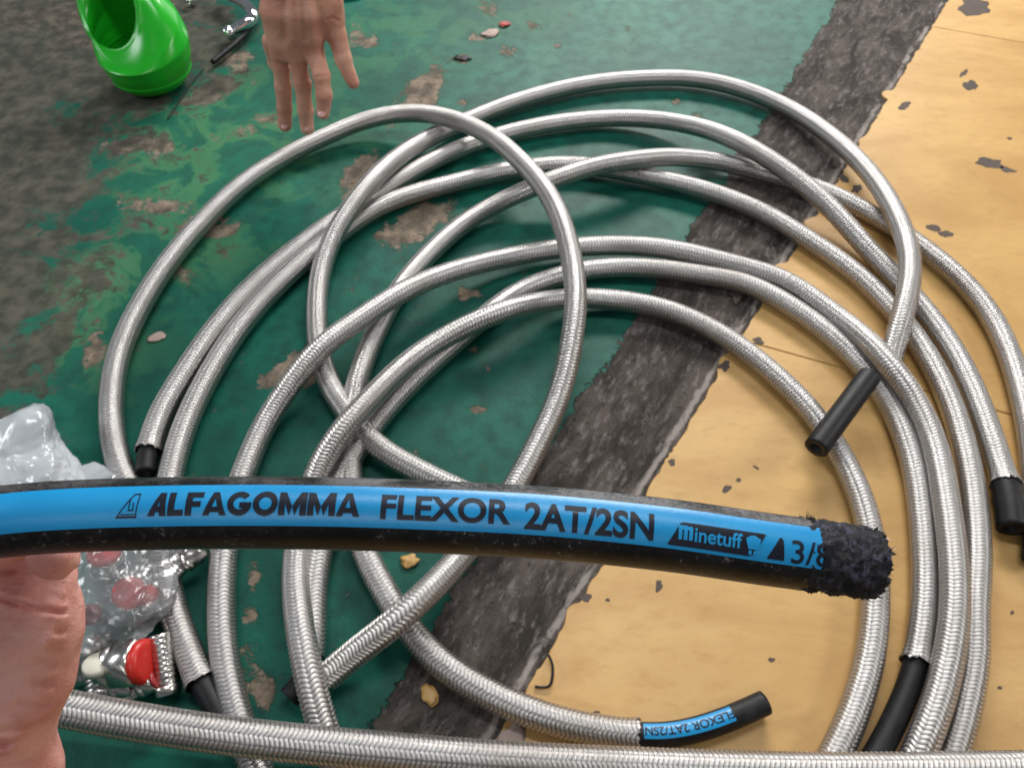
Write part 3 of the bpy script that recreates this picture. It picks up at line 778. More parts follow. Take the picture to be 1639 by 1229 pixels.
# heavy geometric capitals drawn as polygons on a unit-high grid
def arc(cx, cy, rx, ry, a, b, n=14):
    return [(cx + rx * math.cos(R(a + (b - a) * i / n)), cy + ry * math.sin(R(a + (b - a) * i / n))) for i in range(n + 1)]
def ringpoly(cx, cy, ro, ri, a, b, ky=1.0, n=26):
    out = []
    for i in range(n):
        t0, t1 = a + (b - a) * i / n, a + (b - a) * (i + 1) / n
        f = lambda r, t: (cx + r * math.cos(R(t)), cy + r * ky * math.sin(R(t)))
        out.append([f(ro, t0), f(ro, t1), f(ri, t1), f(ri, t0)])
    return out
def gl_A(x):   # slanted solid A with a small counter notch
    return [[(x, 0), (x + .30, 0), (x + .56, 1), (x + .44, 1)], [(x + .44, 1), (x + .70, 1), (x + .78, 0), (x + .50, 0), (x + .48, .5)],
            [(x + .36, .16), (x + .52, .16), (x + .52, .40), (x + .40, .40)]], .84
def gl_A2(x):
    return [[(x, 0), (x + .27, 0), (x + .50, .72), (x + .38, 1)], [(x + .38, 1), (x + .62, 1), (x + 1.0, 0), (x + .72, 0), (x + .50, .72)],
            [(x + .26, .14), (x + .74, .14), (x + .68, .36), (x + .32, .36)]], 1.02
def gl_L(x):
    return [[(x, 0), (x + .28, 0), (x + .28, 1), (x, 1)], [(x + .28, 0), (x + .66, 0), (x + .66, .25), (x + .28, .25)]], .74
def gl_F(x):
    return [[(x, 0), (x + .28, 0), (x + .28, 1), (x, 1)], [(x + .28, .76), (x + .72, .76), (x + .72, 1), (x + .28, 1)], [(x + .28, .36), (x + .64, .36), (x + .64, .60), (x + .28, .60)]], .74
def gl_G(x):
    return ringpoly(x + .52, .5, .52, .26, 42, 335, 1.0) + [[(x + .52, .30), (x + 1.02, .30), (x + 1.02, .54), (x + .52, .54)]], 1.08
def gl_O(x):
    return ringpoly(x + .53, .5, .53, .27, 0, 360, 1.0), 1.10
def gl_M(x):
    return [[(x, 0), (x + .27, 0), (x + .27, .98), (x, 1)], [(x + .27, 1), (x + .27, .50), (x + .46, 0), (x + .58, .38)], [(x + .58, .38), (x + .70, 0), (x + .90, .50), (x + .90, 1)],
            [(x + .90, 1), (x + .90, 0), (x + 1.18, 0), (x + 1.18, 1)]], 1.22
word, xx = [], 0.0
for fn in (gl_A, gl_L, gl_F, gl_A2, gl_G, gl_O, gl_M, gl_M, gl_A2):
    pl, adv = fn(xx); word += pl; xx += adv
fw(polys_mesh(word), (238, 577, -5, 33))
# outlined triangular maker's mark
def stroke(p, q, w):
    p, q = np.array(p, float), np.array(q, float); d_ = (q - p) / np.linalg.norm(q - p); n_ = np.array([-d_[1], d_[0]]) * w / 2
    return [tuple(p - n_ - d_ * w / 2), tuple(q - n_ + d_ * w / 2), tuple(q + n_ + d_ * w / 2), tuple(p + n_ - d_ * w / 2)]
mk = [stroke((.04, .04), (.72, .96), .05), stroke((.72, .96), (.97, .96), .05), stroke((.97, .96), (.90, .04), .05), stroke((.90, .04), (.04, .04), .08),
      stroke((.58, .76), (.55, .30), .05), stroke((.55, .30), (.76, .30), .05), stroke((.76, .30), (.74, .58), .05), stroke((.22, .14), (.84, .14), .04)]
fw(polys_mesh(mk), (188, 223, -6, 32))
fw(text_mesh('FLEXOR', 0.030), (610, 818, -7, 32))
fw(text_mesh('2AT/2SN', 0.030), (840, 1047, -12, 30))
# badge: dark slanted panel with light word and a mine cart
badge = [(0.0, 0.0), (.965, 0.0), (1.0, .08), (1.0, .08)]
bp = [[(.00, .0), (.86, .0), (.98, 1.0), (.13, 1.0), (.07, .55)]]
bp = [[(.0, .04), (.02, 0), (.84, 0), (.87, .06), (1.0, .96), (.98, 1.0), (.15, 1.0), (.12, .94)]]
fw(polys_mesh(bp), (1070, 1226, -14, 22), name='badge', xcuts=10)
RB = RW + 0.00012
mgl = []
for x_ in (0.0, .37, .74): mgl.append([(x_, 0), (x_ + .26, 0), (x_ + .26, .88), (x_, .88)])
mgl += [[(0, .70), (1.0, .70), (.97, .92), (.88, 1.0), (.74, .93), (.60, 1.0), (.50, 1.0), (.38, .92), (0, 1.0)]]
fw(polys_mesh(mgl), (1086, 1109, -4, 17), mat='stripe', rad=RB, name='badge_lettering')
fw(text_mesh('inetuff', 0.018), (1112, 1188, -5, 17), mat='stripe', rad=RB, name='badge_lettering')
cart = [[(.20, .30), (.80, .30), (.97, .72), (.97, .84), (.86, .84)] + arc(.5, .84, .30, .16, 15, 165, 8) + [(.14, .84), (.03, .84), (.03, .72)], arc(.34, .13, .12, .13, 0, 330, 11), arc(.66, .13, .12, .13, 0, 330, 11)]
fw(polys_mesh(cart), (1194, 1217, -12, 17), mat='stripe', rad=RB, name='badge_emblem')
tri_p = [[(0, 0), (1, 0), (1, .12), (.92, .86), (.80, 1.0), (.68, .98), (.0, .1)]]
fw(polys_mesh(tri_p), (1230, 1256, -14, 20), name='badge')
fw(text_mesh('3/8', 0.010), (1267, 1330, -16, 19))
# buffed, frayed end
k2 = len(fQ)
def brad(ids):
    t_ = (ids - k1) / max(1, (k2 - 1 - k1))
    base = FR * (0.985 - 0.02 * t_ - 0.05 * np.clip((t_ - .90) / .1, 0, 1) ** 2)
    out = np.empty((len(ids), nseg))
    for a_, i in enumerate(ids):
        for j in range(nseg):
            p = Vector(fQ[i] * 1000) * 0.55 + Vector((math.cos(th[j]), math.sin(th[j]), 0)) * 5.0
            out[a_, j] = base[a_] + 0.00085 * mnoise.fractal(p * 0.75, 0.6, 2.1, 5) + 0.00012 * rng.standard_normal()
    return out
# finer sampling of the buffed part
fine_s = np.arange(fs_[k1 - 2], fs_[-1], 0.00035)
bQ = np.stack([np.interp(fine_s, fs_, fQ[:, c]) for c in range(3)], 1)
sv = (fQ, fN, fB, fT, k1, k2)
bT, bN, bB = fframes(bQ)
fQ, fN, fB, k1b, k2b = bQ, bN, bB, 0, len(bQ)
k1, k2 = 0, len(bQ)
V, q, idx = ring_surface(0, k2, brad, '', None)
ends = []
lastc = bQ[-1]
vs = [V.reshape(-1, 3)]; qs = [q]; b0 = len(V) * nseg; prev = idx[-1]
for fct, dx, amp in ((.80, 0.0006, .0009), (.60, 0.0002, .0012), (.50, -0.0015, .0004), (.46, -0.012, 0), (.01, -0.012, 0)):
    ring = lastc[None] + (V[-1] - lastc[None]) * fct + bT[-1][None] * dx
    ring = ring + bT[-1][None] * (amp * rng.standard_normal(nseg))[:, None]
    vs.append(ring); cur = np.arange(nseg) + b0; b0 += nseg
    qs.append(np.stack([prev, cur, np.roll(cur, -1), np.roll(prev, -1)], -1)); prev = cur
buff = link('buffed_end', mesh_np(np.concatenate(vs), np.concatenate(qs)), M['buffed'], fg)
# rubber shreds and whiskers on the buffed end
def cone(bm, p, d_, L_, r_):
    d_ = Vector(d_).normalized(); o_ = d_.orthogonal().normalized(); o2 = d_.cross(o_)
    bend = Vector(rng.standard_normal(3)) * L_ * .25
    rings = []
    for k in range(3):
        c_ = Vector(p) + d_ * L_ * k / 3 + bend * (k / 3) ** 2; w = r_ * (1 - k / 3.2)
        rings.append([bm.verts.new(c_ + (o_ * math.cos(a_) + o2 * math.sin(a_)) * w) for a_ in (0, 2.09, 4.19)])
    tip = bm.verts.new(Vector(p) + d_ * L_ + bend)
    for a_, b_ in zip(rings[:-1], rings[1:]):
        for i in range(3): bm.faces.new((a_[i], a_[(i+1) % 3], b_[(i+1) % 3], b_[i]))
    for i in range(3): bm.faces.new((rings[-1][i], rings[-1][(i+1) % 3], tip))
bm = bmesh.new()
for k in range(650):
    u = rng.random() ** 0.55; i = int(u * (len(bQ) - 1)); a_ = rng.random() * 2 * np.pi
    nd_ = np.cos(a_) * bN[i] + np.sin(a_) * bB[i]
    p = bQ[i] + nd_ * FR * 0.95
    d_ = nd_ * 0.6 + bT[i] * rng.uniform(-.3, 1.0) + 0.6 * rng.standard_normal(3)
    L_ = rng.uniform(.0003, .0009) * (1 + 1.0 * (u > .93)); cone(bm, p, d_, L_, rng.uniform(.00014, .00040))
for k in range(60):        # tuft where the cover was cut
    a_ = R(rng.uniform(62, 110)); i = int(rng.uniform(2, 14))
    nd_ = np.cos(a_) * bN[i] + np.sin(a_) * bB[i]
    cone(bm, bQ[i] + nd_ * FR * .97, nd_ + .9 * rng.standard_normal(3) - bT[i] * .4, rng.uniform(.0006, .0022), .00016)
m_ = bpy.data.meshes.new('s'); bm.to_mesh(m_); bm.free()
sh = link('rubber_shreds', m_, M['buffed'], fg); sh['kind'] = 'stuff'
bm = bmesh.new()
for k in range(26):
    a_ = R(rng.uniform(-10, 70)); nd_ = np.cos(a_) * bN[-1] + np.sin(a_) * bB[-1]
    cone(bm, bQ[-1] + nd_ * FR * rng.uniform(.6, .9), bT[-1] + .7 * rng.standard_normal(3), rng.uniform(.001, .0024), .00007)
m_ = bpy.data.meshes.new('s'); bm.to_mesh(m_); bm.free()
wr = link('wire_ends', m_, M['wire'], fg); wr['kind'] = 'stuff'
fQ, fN, fB, fT, k1, k2 = sv

# ------------------------------------------------------------------ implicit surfaces for the hands
def surface_nets(f, org, h):
    ins = f < 0
    nx, ny, nz = f.shape
    cs = (nx - 1, ny - 1, nz - 1)
    acc = np.zeros(cs + (3,)); cnt = np.zeros(cs)
    corners = [(i, j, k) for i in (0, 1) for j in (0, 1) for k in (0, 1)]
    def sl(c): return f[c[0]:cs[0] + c[0], c[1]:cs[1] + c[1], c[2]:cs[2] + c[2]]
    for a_ in corners:
        for ax in range(3):
            if a_[ax]: continue
            b_ = list(a_); b_[ax] = 1
            fa, fb = sl(a_), sl(b_)
            m = (fa < 0) != (fb < 0)
            t_ = np.where(m, fa / np.where(m, fa - fb, 1), 0)
            p = np.zeros(cs + (3,)); p[...] = a_
            p[..., ax] += t_
            acc += p * m[..., None]; cnt += m
    act = cnt > 0
    vid = -np.ones(cs, np.int64); vid[act] = np.arange(act.sum())
    g = np.stack(np.nonzero(act), 1)
    V = (g + acc[act] / cnt[act][:, None]) * h + org
    quads = []
    for ax in range(3):
        o1, o2 = [(1, 2), (2, 0), (0, 1)][ax]
        a_ = [slice(0, n) for n in f.shape]; b_ = [slice(0, n) for n in f.shape]
        a_[ax] = slice(0, f.shape[ax] - 1); b_[ax] = slice(1, f.shape[ax])
        sa, sb = ins[tuple(a_)], ins[tuple(b_)]
        m = sa != sb
        idx = np.stack(np.nonzero(m), 1); flip = sa[m]
        ok = (idx[:, o1] > 0) & (idx[:, o2] > 0) & (idx[:, o1] < cs[o1]) & (idx[:, o2] < cs[o2])
        idx, flip = idx[ok], flip[ok]
        def v_(d1, d2):
            j = idx.copy(); j[:, o1] -= d1; j[:, o2] -= d2
            return vid[j[:, 0], j[:, 1], j[:, 2]]
        qd = np.stack([v_(1, 1), v_(0, 1), v_(0, 0), v_(1, 0)], 1)
        qd[~flip] = qd[~flip][:, ::-1]
        quads.append(qd)
    return V, np.concatenate(quads)
def sd_caps(P, a, b, ra, rb):
    ab = b - a; t_ = np.clip(((P - a) @ ab) / (ab @ ab), 0, 1)
    return np.linalg.norm(P - (a + t_[..., None] * ab), axis=-1) - (ra + (rb - ra) * t_)
def smin(a, b, k):
    h = np.clip(0.5 + 0.5 * (b - a) / k, 0, 1)
    return b + (a - b) * h - k * h * (1 - h)
def lumps(P, amp, sc):
    return amp * (np.sin(P[..., 0] * sc + 1.3 * np.sin(P[..., 1] * sc * .7)) * np.sin(P[..., 1] * sc * 1.1 + .8) + np.sin(P[..., 2] * sc * 1.2 + P[..., 0] * sc * .6)) * .5
def build_hand(groups, h, kin, kout, grooves, lump, dmax, name, mat, parent):
    """groups: list of chains; chain = list of (point, radius); capsules of one chain blend with kin, chains with kout"""
    allp = np.array([p for g in groups for ch in g for p, r in ch]); rmax = max(r for g in groups for ch in g for p, r in ch)
    lo = allp.min(0) - rmax - 3 * h; hi = allp.max(0) + rmax + 3 * h
    n = np.ceil((hi - lo) / h).astype(int) + 1
    ax = [lo[i] + h * np.arange(n[i]) for i in range(3)]
    G = np.stack(np.meshgrid(*ax, indexing='ij'), -1).astype(np.float32).astype(float)
    tot = None
    for g in groups:
        gd = None
        for ch in g:
            cd_ = None
            for (p, r), (p2, r2) in zip(ch[:-1], ch[1:]):
                d_ = sd_caps(G, p, p2, r, r2)
                cd_ = d_ if cd_ is None else smin(cd_, d_, kin)
            gd = cd_ if gd is None else smin(gd, cd_, kout[0])
        tot = gd if tot is None else smin(tot, gd, kout[1])
    px, py, z = project(G)
    groove_acc = np.zeros(G.shape[:3])
    for pl, wd, dp in grooves:
        best = np.full(G.shape[:3], 1e9)
        for (x0, y0), (x1, y1) in zip(pl[:-1], pl[1:]):
            dx, dy = x1 - x0, y1 - y0
            t_ = np.clip(((px - x0) * dx + (py - y0) * dy) / (dx * dx + dy * dy), 0, 1)
            best = np.minimum(best, np.hypot(px - x0 - t_ * dx, py - y0 - t_ * dy))
        gz = np.exp(-(best / wd) ** 2) * (z < dmax)
        tot = tot + dp * gz
        tot = tot - dp * 0.35 * np.exp(-((best - 2.2 * wd) / (1.2 * wd)) ** 2) * (z < dmax)
        groove_acc = np.maximum(groove_acc, gz * min(1, dp / .0016) * (0.25 if wd > 5 else 1))
    for a_, s_ in lump: tot = tot + lumps(G, a_, s_)
    V, Qf = surface_nets(tot, lo, h)
    me = mesh_np(V, Qf)
    gi = np.clip(np.round((V - lo) / h).astype(int), 0, np.array(tot.shape) - 1)
    cr = groove_acc[gi[:, 0], gi[:, 1], gi[:, 2]]
    at_ = me.attributes.new('crease', 'FLOAT', 'POINT'); at_.data.foreach_set('value', cr.astype(np.float32))
    o = link(name, me, mat, parent)
    sm = o.modifiers.new('soften', 'SMOOTH'); sm.factor = 0.5; sm.iterations = 2
    return o
def Z(x, y, z): return atz(x, y, z)
mm = 0.001
# near hand: left hand, palm to the camera, fingers folded behind the rubber hose
near = empty('person', Z(-60, 1180, .25), 'near hand at the lower left edge, palm up, fingers folded under the printed rubber hose', 'person')
palm = [[(Z(4, 1400, .262), 19*mm), (Z(4, 1240, .255), 18*mm), (Z(-6, 1165, .250), 17*mm), (Z(24, 1080, .243), 17.5*mm), (Z(36, 995, .240), 17.5*mm), (Z(46, 965, .240), 14.5*mm)],
        [(Z(-120, 1400, .262), 22*mm), (Z(-110, 1190, .255), 18*mm), (Z(-70, 1090, .247), 17*mm), (Z(-20, 960, .243), 15*mm)],
        [(Z(-110, 1190, .255), 18*mm), (Z(-120, 1080, .247), 17*mm), (Z(-105, 955, .243), 15*mm)],
        [(Z(-110, 1190, .255), 18*mm), (Z(-190, 1080, .247), 17*mm), (Z(-195, 965, .243), 15*mm)],
        [(Z(-130, 1170, .250), 18*mm), (Z(-230, 1090, .236), 17*mm), (Z(-310, 1010, .226), 14*mm)]]
def finger(mx, my, dx, r, tipy, dz=0):
    return [[(Z(mx, my, .240), (r + 2.2)*mm), (Z(mx + dx * .6, (my + 868) / 2 + 8, .240), (r + .8)*mm), (Z(mx + dx, 862, .2465), r*mm), (Z(mx + dx + 3, 838, .231), (r - .4)*mm), (Z(mx + dx + 5, tipy, .2205 + dz), (r - .9)*mm)]]
near_groups = [palm, finger(62, 975, 18, 7.9, 890), finger(-15, 965, 16, 8.6, 866), finger(-105, 960, 10, 9.0, 860), finger(-195, 965, 6, 8.6, 858),
               [[(Z(-310, 1010, .226), 12*mm), (Z(-330, 930, .205), 10.5*mm), (Z(-290, 862, .183), 9.5*mm), (Z(-250, 835, .177), 8.5*mm)]]]
grooves = [([(56,920),(68,930),(92,936),(118,928),(134,912)], 4.5, .0005), ([(-30,900),(0,914),(24,912)], 4.5, .0005),
           ([(-60,940),(0,957),(50,972),(95,979),(140,976)], 4.2, .0016), ([(-40,1196),(20,1192),(60,1180),(98,1156)], 5.0, .0013), ([(-40,1212),(30,1208),(70,1198)], 4.0, .0007),
           ([(145,903),(118,918),(104,940)], 4.5, .0009), ([(145,938),(122,948),(104,962)], 4.5, .0009), ([(148,998),(120,1009),(92,1011)], 5.0, .0009), ([(145,1020),(112,1030),(80,1030)], 4.5, .0006),
           ([(142,1044),(110,1046),(78,1036)], 4.8, .0007), ([(134,1068),(98,1068),(60,1060)], 5.0, .0006), ([(126,1092),(90,1096),(50,1090)], 5.5, .0008), ([(106,1118),(70,1130),(26,1128)], 5.5, .0009),
           ([(-60,1060),(0,1040),(30,1000),(40,975)], 6, .0006), ([(104,1148),(60,1162),(0,1168)], 5, .0007)]
build_hand(near_groups, 0.8*mm, 3*mm, (9*mm, 1.6*mm), grooves, [(.00035, 420), (.0005, 170)], .236, 'hand', M['skin_near'], near)

# far hand, back towards the camera, reaching down from the top edge
far = empty('person', Z(478, -60, .83), 'far hand reaching down from the top edge with spread thumb', 'person')
fp = [[(Z(470, -190, .76), 28*mm), (Z(474, -75, .80), 26*mm)],
      [(Z(455, -75, .80), 19*mm), (Z(441, 20, .84), 17*mm), (Z(447, 84, .875), 12*mm)],
      [(Z(474, -75, .80), 19*mm), (Z(470, 20, .835), 17*mm), (Z(473, 86, .872), 12.5*mm)],
      [(Z(490, -75, .80), 19*mm), (Z(497, 20, .835), 17*mm), (Z(501, 80, .868), 12.5*mm)],
      [(Z(500, -70, .80), 19*mm), (Z(522, 0, .835), 18*mm), (Z(531, 32, .85), 14*mm)]]
far_groups = [fp,
    [[(Z(447, 84, .877), 10.4*mm), (Z(453, 136, .905), 9.9*mm), (Z(455, 172, .925), 9.2*mm), (Z(456, 201, .94), 8.4*mm)]],
    [[(Z(475, 86, .872), 10.8*mm), (Z(484, 135, .895), 10.1*mm), (Z(489, 178, .92), 9.3*mm), (Z(492, 205, .935), 8.5*mm)]],
    [[(Z(503, 80, .868), 11.2*mm), (Z(514, 122, .875), 10*mm), (Z(519, 152, .885), 9.3*mm), (Z(517, 181, .90), 8.3*mm)]],
    [[(Z(432, 66, .885), 9.5*mm), (Z(440, 100, .925), 8.6*mm), (Z(450, 120, .95), 7.8*mm), (Z(456, 118, .965), 7*mm)]],
    [[(Z(531, 22, .848), 14*mm), (Z(538, 55, .858), 11.5*mm), (Z(549, 95, .872), 9.6*mm), (Z(565, 133, .888), 7.2*mm)]]]
gf = [([(440,100),(462,104)], 2.0, .0008), ([(444,140),(464,140)], 1.6, .0007), ([(476,138),(497,137)], 1.6, .0007), ([(480,178),(500,177)], 1.4, .0005), ([(506,124),(526,121)], 1.6, .0007),
      ([(458,60),(455,20),(458,-10)], 6.0, .0014), ([(486,60),(484,20),(480,-10)], 6.0, .0014), ([(512,55),(510,20),(500,-10)], 6.0, .0014), ([(524,32),(532,28),(542,34)], 2.2, .0012)]
build_hand(far_groups, 1.5*mm, 4*mm, (12*mm, 4.0*mm), gf, [(.0006, 150)], .90, 'hand', M['skin_far'], far)
def nail(px, py, z, ang, L_=5.2, W_=4.0):
    c = atz(px, py, z); ax = RT * math.cos(R(ang)) - UP * math.sin(R(ang)); ay = RT * math.sin(R(ang)) + UP * math.cos(R(ang)); az = -FW
    vs, fs = [c + az * .0016], []
    for k, rr in enumerate((.5, 1.0)):
        for i in range(16):
            t_ = 2 * math.pi * i / 16
            x_, y_ = W_ * mm * rr * math.cos(t_), L_ * mm * rr * (abs(math.sin(t_)) ** .8) * (1 if math.sin(t_) >= 0 else -1)
            vs.append(c + ax * x_ + ay * y_ + az * (.0016 - .0016 * rr ** 2 - .10 * x_ * x_ * 1000 * .35))
    for i in range(16):
        j = (i + 1) % 16
        fs += [(0, 1 + i, 1 + j), (1 + i, 17 + i, 17 + j, 1 + j)]
    return link('fingernail', pyd(vs, fs), M['nail'], far)
nail(455, 199, .9322, 0, 6.4, 5.2); nail(491, 202, .9270, -4, 6.4, 5.2); nail(515, 179, .8920, 8, 6.4, 5.4)

# ------------------------------------------------------------------ lathe / small hardware
def lathe_mesh(prof, n=48, close=False):
    """prof: list of (r, z)"""
    V = np.array([(r * math.cos(2*math.pi*i/n), r * math.sin(2*math.pi*i/n), z) for r, z in prof for i in range(n)])
    m = len(prof); idx = np.arange(m * n).reshape(m, n); nx_ = np.roll(idx, -1, 1)
    q = np.stack([idx[:-1], nx_[:-1], nx_[1:], idx[1:]], -1).reshape(-1, 4)
    return V, q
def basis(axis_):
    z_ = np.array(axis_, float); z_ /= np.linalg.norm(z_)
    x_ = np.cross([0, 0.3, 1.0] if abs(z_[2]) < .9 else [0, 1, 0], z_); x_ /= np.linalg.norm(x_)
    return np.stack([x_, np.cross(z_, x_), z_], 0)
def lathe(name, prof, pos, axis_, mat, parent, n=40, smooth=True):
    V, q = lathe_mesh(prof, n)
    V = V @ basis(axis_) + np.array(pos)
    return link(name, mesh_np(V, q), mat, parent, smooth=smooth)
def add_auto(o, ang=35):
    me = o.data
    bm = bmesh.new(); bm.from_mesh(me)
    for e in bm.edges:
        e.smooth = not (len(e.link_faces) == 2 and e.calc_face_angle(0) > R(ang))
    bm.to_mesh(me); bm.free(); return o

# green plastic jug, mouth towards upper left
jb = at(246, 112, 0.0)
jug = empty('plastic_jug', jb, 'bright green plastic jug with round open mouth at the top left', 'jug')
jc = [at(250, 131, 0), at(239, 103, .03), at(229, 73, .058), at(214, 46, .080), at(193, 26, .098), at(170, 12, .108)]
jQ, js = spline(jc, 0.0012, 0.006)
jl = js[-1]; ju = js / jl
jr = np.interp(ju, [0, .02, .05, .12, .3, .5, .65, .8, .92, 1.0], [.036, .043, .047, .053, .060, .0645, .063, .056, .049, .0475])
for c_, w_, a_ in ((.17, .010, .0022), (.40, .008, -.0008), (.97, .012, .0020)):
    jr = jr + a_ * np.exp(-((ju - c_) / w_) ** 2)
tw = np.clip((ju - .35) / .65, 0, 1) ** 1.2
jn = (1 - tw)[:, None] * np.array([0, 0, 1.0]) + tw[:, None] * np.array([-.28, -.80, .62])
jn /= np.linalg.norm(jn, axis=1)[:, None]
def jring(sl, dr):
    th_ = 2 * np.pi * np.arange(80) / 80; Q_, r_, n_ = jQ[sl], jr[sl] - dr, jn[sl]
    x_ = np.cross(np.array([0, 1.0, 0.0]), n_); x_ /= np.linalg.norm(x_, axis=1)[:, None]; y_ = np.cross(n_, x_)
    el_ = 1 + .18 * tw[sl]
    V_ = Q_[:, None] + r_[:, None, None] * (np.cos(th_)[None, :, None] * x_[:, None] + el_[:, None, None] * np.sin(th_)[None, :, None] * y_[:, None])
    m_ = len(Q_); id_ = np.arange(m_ * 80).reshape(m_, 80); nx__ = np.roll(id_, -1, 1)
    return V_.reshape(-1, 3), np.stack([id_[:-1], nx__[:-1], nx__[1:], id_[1:]], -1).reshape(-1, 4)
keep = slice(int(len(jQ) * .25), None)
Vo, qo = jring(slice(None), 0.0); Vi, qi = jring(keep, .0022)
no, ni = len(Vo), len(Vi)
rim_o = np.arange(no - 80, no); rim_i = np.arange(no + ni - 80, no + ni)
rimq = np.stack([rim_o, np.roll(rim_o, -1), np.roll(rim_i, -1), rim_i], -1)
def disc(ring0, cidx, flip):
    r_ = np.arange(ring0, ring0 + 80); q_ = np.stack([r_, np.roll(r_, -1), np.full(80, cidx), np.full(80, cidx)], -1)
    return q_
caps = []
Vall = np.concatenate([Vo, Vi])
k0 = len(Vall)
for ring0, cen in ((0, jQ[0]), (no, jQ[keep][0])):
    r_ = cen[None] + (Vall[ring0:ring0 + 80] - cen[None]) * .01
    Vall = np.concatenate([Vall, r_]); a_ = np.arange(ring0, ring0 + 80); b_ = np.arange(k0, k0 + 80); k0 += 80
    caps.append(np.stack([a_, b_, np.roll(b_, -1), np.roll(a_, -1)], -1))
jb_ = link('jug_body', mesh_np(Vall, np.concatenate([qo, (qi + no)[:, ::-1], rimq] + caps)), M['green'], jug)

# chrome elbow and its black lever near the jug
el = empty('pipe_elbow', at(392, 30, 0), 'shiny chrome elbow fitting between the green jug and the far hand', 'fitting')
Pe = np.array([at(350, -14, .020), at(378, -2, .026), at(398, 12, .026), at(402, 32, .022), at(386, 42, .018), at(372, 50, .014)])
Q, s = spline(Pe, .0015, .003)
solid_tube('elbow_tube', Q, s, .0085, M['chrome'], el, 28, bore=.6)
def hexnut(name, pos, axis_, r, hgt, mat, parent, bore=.55):
    p_ = [(r*bore, 0), (r*.90, 0), (r, hgt*.12), (r, hgt*.88), (r*.90, hgt), (r*bore, hgt), (r*bore, 0)]
    return lathe(name, p_, pos, axis_, M[mat], parent, 6, smooth=False)
hexnut('hex_nut', Q[-1], Q[-1] - Q[-4], .0125, .012, 'chrome', el)
hexnut('hex_nut', Q[6], Q[0] - Q[5], .0125, .012, 'chrome', el)
Pl = np.array([at(415, 18, .012), at(400, 46, .010), at(370, 76, .007), at(340, 100, .006)])
Q, s = spline(Pl, .002, .004)
solid_tube('lever', Q, s, .0042, M['rubber'], el, 16)
ft = empty('pipe_fitting', at(305, 2, 0), 'small bright steel fitting beside the rim of the green jug', 'fitting')
hexnut('hex_nut', at(303, 6, .004), (0.4, 0.6, .5), .010, .012, 'chrome', ft)
lathe('spigot', [(.004, 0), (.006, 0), (.006, .022), (.004, .022)], at(306, -2, .010), (0.4, 0.6, .5), M['chrome'], ft, 24)
dg_ = empty('jar_top', at(562, -14, 0), 'dark green round plastic piece just right of the far hand at the top edge', 'jar')
lathe('rim', [(0, .012), (.024, .012), (.029, .008), (.031, 0)], at(562, -16, 0), (0, 0, 1), M['dkgreen'], dg_, 40)
# thin black cord on the floor
Pc = np.array([at(326, 110, .001), at(300, 140, .001), at(285, 165, .001), at(268, 190, .001)])
Q, s = spline(Pc, .002, .004)
co = solid_tube('cord', Q, s, .0010, M['rubber'], None, 8); tag(co, 'thin dark cord lying on the floor below the green jug', 'cord')

# ------------------------------------------------------------------ fittings in plastic bags
def fitting(label, pos, axis_, r, cap='red', group=None, scale=1.0, stem=True):
    e = empty('hose_fitting', pos, label, 'fitting', group)
    ax_ = np.array(axis_, float); ax_ /= np.linalg.norm(ax_)
    pos = np.array(pos, float)
    hexnut('hex_nut', pos, ax_, r, r * 1.1, 'steel', e, .4)
    lathe('collar', [(r*.4, 0), (r*.86, 0), (r*.86, r*.5), (r*.4, r*.5)], pos - ax_ * r * .5, ax_, M['steel'], e, 36)
    if stem:
        pr = [(r*.3, 0)]; zz = 0
        for k in range(7):
            pr += [(r*.50, zz), (r*.62, zz + r*.10), (r*.62, zz + r*.16), (r*.50, zz + r*.24)]; zz += r*.26
        pr += [(r*.3, zz)]
        lathe('threaded_stem', pr, pos - ax_ * (r*.5 + zz), ax_, M['steel'], e, 28)
    if cap:
        lathe('dust_cap', [(0, r*.34), (r*.62, r*.34), (r*.80, r*.30), (r*.86, r*.12), (r*.86, 0), (r*.7, 0)], pos + ax_ * r * 1.1, ax_, M[cap], e, 36)
    return e
G_ = 'steel hose fittings in the plastic bags'
fitting('steel hex fitting with the largest red cap, just above the bottom braided hose', at(190, 1064, .018), (0.93, 0.02, .30), .0205, 'red', G_)
fitting('steel fitting with red cap under the plastic film, beside the left braided hose', at(205, 948, .030), (0.45, -0.3, .75), .0150, 'red', G_)
fitting('steel fitting with red cap just below the printed hose in the plastic bag', at(176, 905, .028), (0.1, 0.2, .95), .0155, 'red', G_)
fitting('steel fitting with dark red cap pressed against the left braided hose', at(232, 968, .022), (0.3, 0.3, .8), .0110, 'red', G_)
fitting('uncapped steel fitting between the near hand and the red capped one', at(150, 1052, .016), (-0.3, 0.9, .3), .0150, None, G_)
e = empty('threaded_nipple', at(262, 1050, 0), 'ribbed pale threaded nipple standing between red cap and braided hose', 'fitting', G_)
pr = [(.004, 0)]; zz = 0
for k in range(9):
    pr += [(.0070, zz), (.0078, zz + .0014), (.0078, zz + .0026), (.0070, zz + .0042)]; zz += .0044
pr += [(.004, zz)]
lathe('thread', pr, at(268, 1095, .012), at(256, 1020, .026) - at(268, 1095, .012), M['steel'], e, 32)
hexnut('hex_nut', at(269, 1112, .010), at(256, 1020, .026) - at(268, 1095, .012), .0100, .008, 'steel', e)
fitting('small dark red capped fitting under the film beside the near palm', at(152, 985, .034), (0.2, -0.2, .9), .0095, 'dark_red', G_)
fitting('small steel fitting with a tiny red cap low behind the bottom braided hose', at(232, 1098, .014), (0.8, 0.4, .3), .0085, 'dark_red', G_)
e = empty('plastic_plug', at(155, 1090, 0), 'pale cream plastic plug beside the near wrist above the bottom hose', 'plug', G_)
